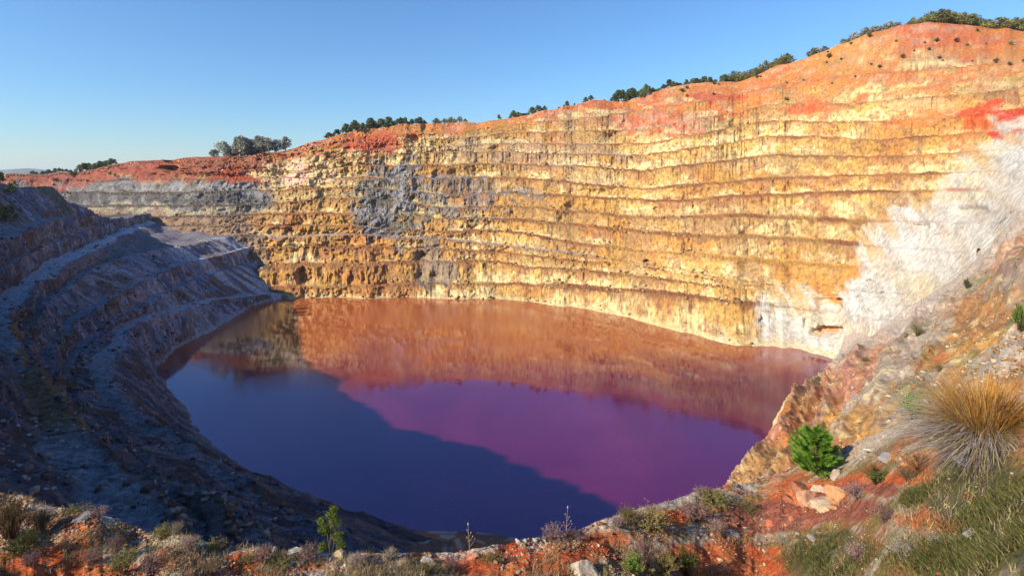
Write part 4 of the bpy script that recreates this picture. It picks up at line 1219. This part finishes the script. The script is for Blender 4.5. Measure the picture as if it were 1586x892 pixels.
for i in range(40):
    stone(random.uniform(760, 960), random.uniform(846, 888), random.uniform(4, 9), random.choice([(.5, .2, .1), TAN, REDR]), 'small stone on the red soil around the biggest boulder', group='stones around the biggest boulder', name='stone')
# rubble on the shaded slope
for i in range(60):
    u, v = random.uniform(0, 130), random.uniform(640, 760)
    stone(u, v, random.uniform(3, 9), random.choice([(.34, .36, .40), (.22, .2, .2)]), 'dim grey block on the shaded slope at the left edge', group='blocks on the shaded slope', name='stone', bvh=LEFT_BVH)

# ---- loose rubble on the shaded terraces and on the benches: one cover each
def rubble(P, n, name, label, rmin, rmax, keep, cols, mat, seed):
    rg = np.random.default_rng(seed)
    R, C = P.shape[:2]
    bm = bmesh.new(); bmesh.ops.create_cube(bm, size=1.3); bmesh.ops.triangulate(bm, faces=bm.faces[:])
    iv = np.array([v.co[:] for v in bm.verts]); idx = np.array([[v.index for v in f.verts] for f in bm.faces]).ravel(); bm.free()
    i, j = rg.integers(1, R - 2, n * 6), rg.integers(0, C - 2, n * 6)
    ok = keep(P[i, j], i, j, rg)
    i, j = i[ok][:n], j[ok][:n]
    n = len(i)
    a, b = rg.random((n, 1)), rg.random((n, 1))
    p = P[i, j] * (1 - a) * (1 - b) + P[i + 1, j] * a * (1 - b) + P[i, j + 1] * (1 - a) * b + P[i + 1, j + 1] * a * b
    r = rmin + (rmax - rmin) * rg.random((n, 1, 1)) ** 3.5
    V = iv[None] * (1 + rg.uniform(-.38, .38, (n, len(iv), 1))) * np.concatenate([np.ones((n, 1, 1)) * 1.25, rg.uniform(.7, 1.1, (n, 1, 1)), rg.uniform(.45, .9, (n, 1, 1))], 2) * r
    t = rg.uniform(0, 6.28, (n, 1)); ct, st = np.cos(t), np.sin(t)
    V = np.stack([V[..., 0] * ct - V[..., 1] * st, V[..., 0] * st + V[..., 1] * ct, V[..., 2]], -1) + p[:, None, :] + r * np.array((0, 0, .25))
    cc = np.array(cols)[rg.integers(0, len(cols), n)] * rg.uniform(.7, 1.3, (n, 1))
    F_ = (idx[None] + (np.arange(n) * len(iv))[:, None]).ravel()
    me = raw_mesh(name, V.reshape(-1, 3), F_, 3, np.repeat(cc, len(iv), 0), False)
    tag(link(name, me, mat), label, name, kind='stuff')
rubble(LEFTP, 9000, 'rubble', 'loose broken rubble lying over the shaded terraces', .07, .5, lambda p, i, j, rg: (p[:, 1] < 235) & (p[:, 2] > -49.5) & (p[:, 0] > -175) & ~(((i - 2) % 19 >= 15) & (rg.random(len(p)) < .7)) & (rg.random(len(p)) < .25 + .75 * (fbm(p[:, 0] / 8, p[:, 1] / 8, seed=300) > .5)),
       [(.10, .085, .08), (.16, .12, .10), (.20, .20, .21), (.09, .07, .065), (.24, .22, .20)], M_LEFT, 301)
rubble(FARP[:-8], 9000, 'talus', 'fallen blocks and talus along the benches of the lit wall', .12, .75, lambda p, i, j, rg: (p[:, 2] > -50.5) & (p[:, 0] < 75) & (((i - 2) % 16 >= 11) | ((i - 2) % 16 <= 2)) & (rg.random(len(p)) < .15 + .85 * (fbm(p[:, 0] / 9, p[:, 2] / 5, seed=302) > .53)),
       [(.26, .14, .06), (.38, .24, .10), (.20, .10, .05), (.45, .34, .18), (.24, .19, .14)], M_WALL, 303)
rubble(SPURP[3:-4], 4000, 'scree', 'broken scree lying on the ribbed slope', .03, .20, lambda p, i, j, rg: (p[:, 1] > 26) & (rg.random(len(p)) < .2 + .8 * (fbm(p[:, 0] / 4, p[:, 1] / 6, seed=304) > .52)),
       [(.40, .30, .20), (.30, .16, .07), (.44, .38, .30), (.26, .20, .15), (.42, .22, .09)], M_SPUR, 305)

# ---- gravel: one loose cover
def gravel():
    random.seed(93)
    V, Fc, C = [], [], []
    phi = (1 + 5 ** .5) / 2
    bm = bmesh.new(); bmesh.ops.create_icosphere(bm, subdivisions=1, radius=1)
    iv = np.array([v.co[:] for v in bm.verts]); idx = np.array([[v.index for v in f.verts] for f in bm.faces]).ravel(); bm.free()
    n = 0
    tries = 0
    while n < 6500 and tries < 40000:
        tries += 1
        u = random.uniform(-40, 1630); cv = crest_v(u)
        v = cv + (900 - cv) * random.random() ** (1.3 if u < 1000 else 2.2)
        p = on(LEDGE_BVH, u, v)
        if p is None or p.y > 26: continue
        k = fbm(p.x / .9, p.y / .9, seed=95, octv=3)
        if random.random() > (.06 + .94 * float(sstep(.44, .6, k))) * (1 if u < 1350 or v < cv + 40 else .25): continue
        r = random.uniform(.008, .026) * (1 if random.random() < .93 else 1.9)
        pts = iv * (1 + RNG.uniform(-.3, .3, (len(iv), 1))) * np.array((r * 1.2, r, r * .75))
        a = random.uniform(0, 6.28); ca, sa = math.cos(a), math.sin(a)
        pts = np.stack([pts[:, 0] * ca - pts[:, 1] * sa, pts[:, 0] * sa + pts[:, 1] * ca, pts[:, 2]], 1) + np.array(p) + (0, 0, r * .3)
        c = random.choice([(.42, .37, .29), (.36, .23, .14), (.34, .11, .05), (.30, .28, .25), (.26, .085, .04), (.30, .10, .05)] if u < 1100 else [(.40, .33, .25), (.34, .15, .08), (.30, .09, .04), (.26, .08, .04), (.28, .09, .045)])
        V.append(pts); Fc.append(idx + n * len(iv)); C.append(np.tile(np.array(jitter(c, .25)), (len(iv), 1)))
        n += 1
    me = raw_mesh('gravel', np.concatenate(V), np.concatenate(Fc), 3, np.concatenate(C), False)
    tag(link('gravel', me, M_SOIL), kind='stuff', label='loose gravel scattered over the ledge', cat='gravel')
gravel()

# ---- grass cover
def grass():
    random.seed(94)
    m = MB()
    n = tries = 0
    spots = [(1530, 762, 120, 52, .55), (1600, 830, 120, 70, .5), (1285, 862, 62, 30, .5), (1490, 862, 110, 26, .5), (1440, 770, 40, 10, .5)]
    while n < 26000 and tries < 90000:
        tries += 1
        a, b, ru, rv, th = random.choice(spots)
        u, v = random.gauss(a, ru * .55), random.gauss(b, rv * .6)
        p = on(LEDGE_BVH, u, min(v, 905))
        if p is None or p.y > 20: continue
        if fbm(p.x / 1.1, p.y / 1.1, seed=97, octv=3) < .46: continue
        h = random.uniform(.04, .12) * (1 if random.random() < .95 else 2.2); d = Vector((random.uniform(-1.1, 1.1), random.uniform(-1.1, 1.1), 1)).normalized()
        w = Vector((random.uniform(-1, 1), random.uniform(-1, 1), 0)).normalized() * .008
        c = jitter(random.choice([(.075, .095, .02), (.09, .105, .025), (.13, .12, .04), (.06, .08, .018), (.20, .17, .08), (.10, .085, .03)]), .3)
        q = p - Vector((0, 0, .01)); md = q + d * h * .6; tp = q + d * h + Vector((d.x, d.y, 0)) * h * .5
        m.quads([(tuple(q - w), tuple(q + w)), (tuple(md - w * .7), tuple(md + w * .7)), (tuple(tp), tuple(tp + w * .1))], c)
        n += 1
    # thin straw between the stones
    n = tries = 0
    while n < 12000 and tries < 50000:
        tries += 1
        u = random.uniform(-20, 1600); cv = crest_v(u); v = cv + (898 - cv) * random.random()
        p = on(LEDGE_BVH, u, v)
        if p is None or p.y > 26 or fbm(p.x / .7, p.y / .7, seed=98, octv=3) < .52: continue
        h = random.uniform(.05, .16); d = Vector((random.uniform(-.8, .8), random.uniform(-.8, .8), 1)).normalized()
        w = Vector((random.uniform(-1, 1), random.uniform(-1, 1), 0)).normalized() * .007
        c = jitter(random.choice([(.36, .30, .16), (.28, .24, .13), (.20, .18, .06), (.30, .22, .2)]), .3)
        m.quads([(tuple(p - w), tuple(p + w)), (tuple(p + d * h), tuple(p + d * h + w * .1))], c)
        n += 1
    tag(link('grass', m.mesh('grass'), M_BLADE), kind='stuff', label='short green and straw grass on the ledge', cat='grass')
grass()

# ------------------------------------------------------------------ light, sky, camera
def build_light():
    w = bpy.data.worlds.new('World'); SC.world = w; w.use_nodes = True
    nt = w.node_tree
    sky = nt.nodes.new('ShaderNodeTexSky'); sky.sky_type = 'NISHITA'; sky.sun_disc = False
    sky.sun_elevation = SUN_EL; sky.sun_rotation = SUN_AZ + math.pi
    sky.air_density = 1.6; sky.dust_density = 0.0; sky.ozone_density = 10.0; sky.altitude = 1800
    bg = nt.nodes['Background']; bg.inputs['Strength'].default_value = 0.094
    nt.links.new(sky.outputs[0], bg.inputs['Color'])
    s = bpy.data.lights.new('sun', 'SUN'); s.energy = 4.8; s.angle = math.radians(0.5); s.color = (1.0, 0.86, 0.66)
    o = bpy.data.objects.new('sun', s); COL.objects.link(o)
    d = Vector((math.sin(SUN_AZ) * math.cos(SUN_EL), math.cos(SUN_AZ) * math.cos(SUN_EL), -math.sin(SUN_EL)))
    o.rotation_euler = d.to_track_quat('-Z', 'Y').to_euler()
    cam = bpy.data.cameras.new('camera'); co = bpy.data.objects.new('camera', cam); COL.objects.link(co)
    cam.sensor_width = 36; cam.lens = 36 * F / 1586; cam.shift_y = -(446 - VH) / 1586
    cam.clip_start = 0.1; cam.clip_end = 30000
    co.rotation_euler = (math.pi / 2, 0, 0)
    SC.camera = co
    SC.view_settings.view_transform = 'Standard'; SC.view_settings.look = 'None'
    SC.view_settings.exposure = 0.88; SC.view_settings.gamma = 1.0; SC.view_settings.use_curve_mapping = False
    SC.render.engine = 'CYCLES'
    SC.cycles.use_denoising = True
    SC.cycles.max_bounces = 6; SC.cycles.diffuse_bounces = 3
build_light()

def build_haze():
    bm = bmesh.new(); bmesh.ops.create_cube(bm, size=1)
    for v in bm.verts:
        v.co.x *= 40000; v.co.y = v.co.y * 22000 + 10500; v.co.z = -260 if v.co.z < 0 else 128
    me = bpy.data.meshes.new('haze'); bm.to_mesh(me); bm.free()
    m = bpy.data.materials.new('thin_air'); m.use_nodes = True
    nt = m.node_tree; nt.nodes.remove(nt.nodes['Principled BSDF'])
    v = nt.nodes.new('ShaderNodeVolumePrincipled')
    v.inputs['Color'].default_value = (.62, .78, 1, 1); v.inputs['Density'].default_value = HAZE; v.inputs['Anisotropy'].default_value = .2
    nt.links.new(v.outputs[0], nt.nodes['Material Output'].inputs['Volume'])
    tag(link('haze', me, m), 'thin blue haze over the pit', 'haze', kind='stuff')
HAZE = 0.00007
build_haze()
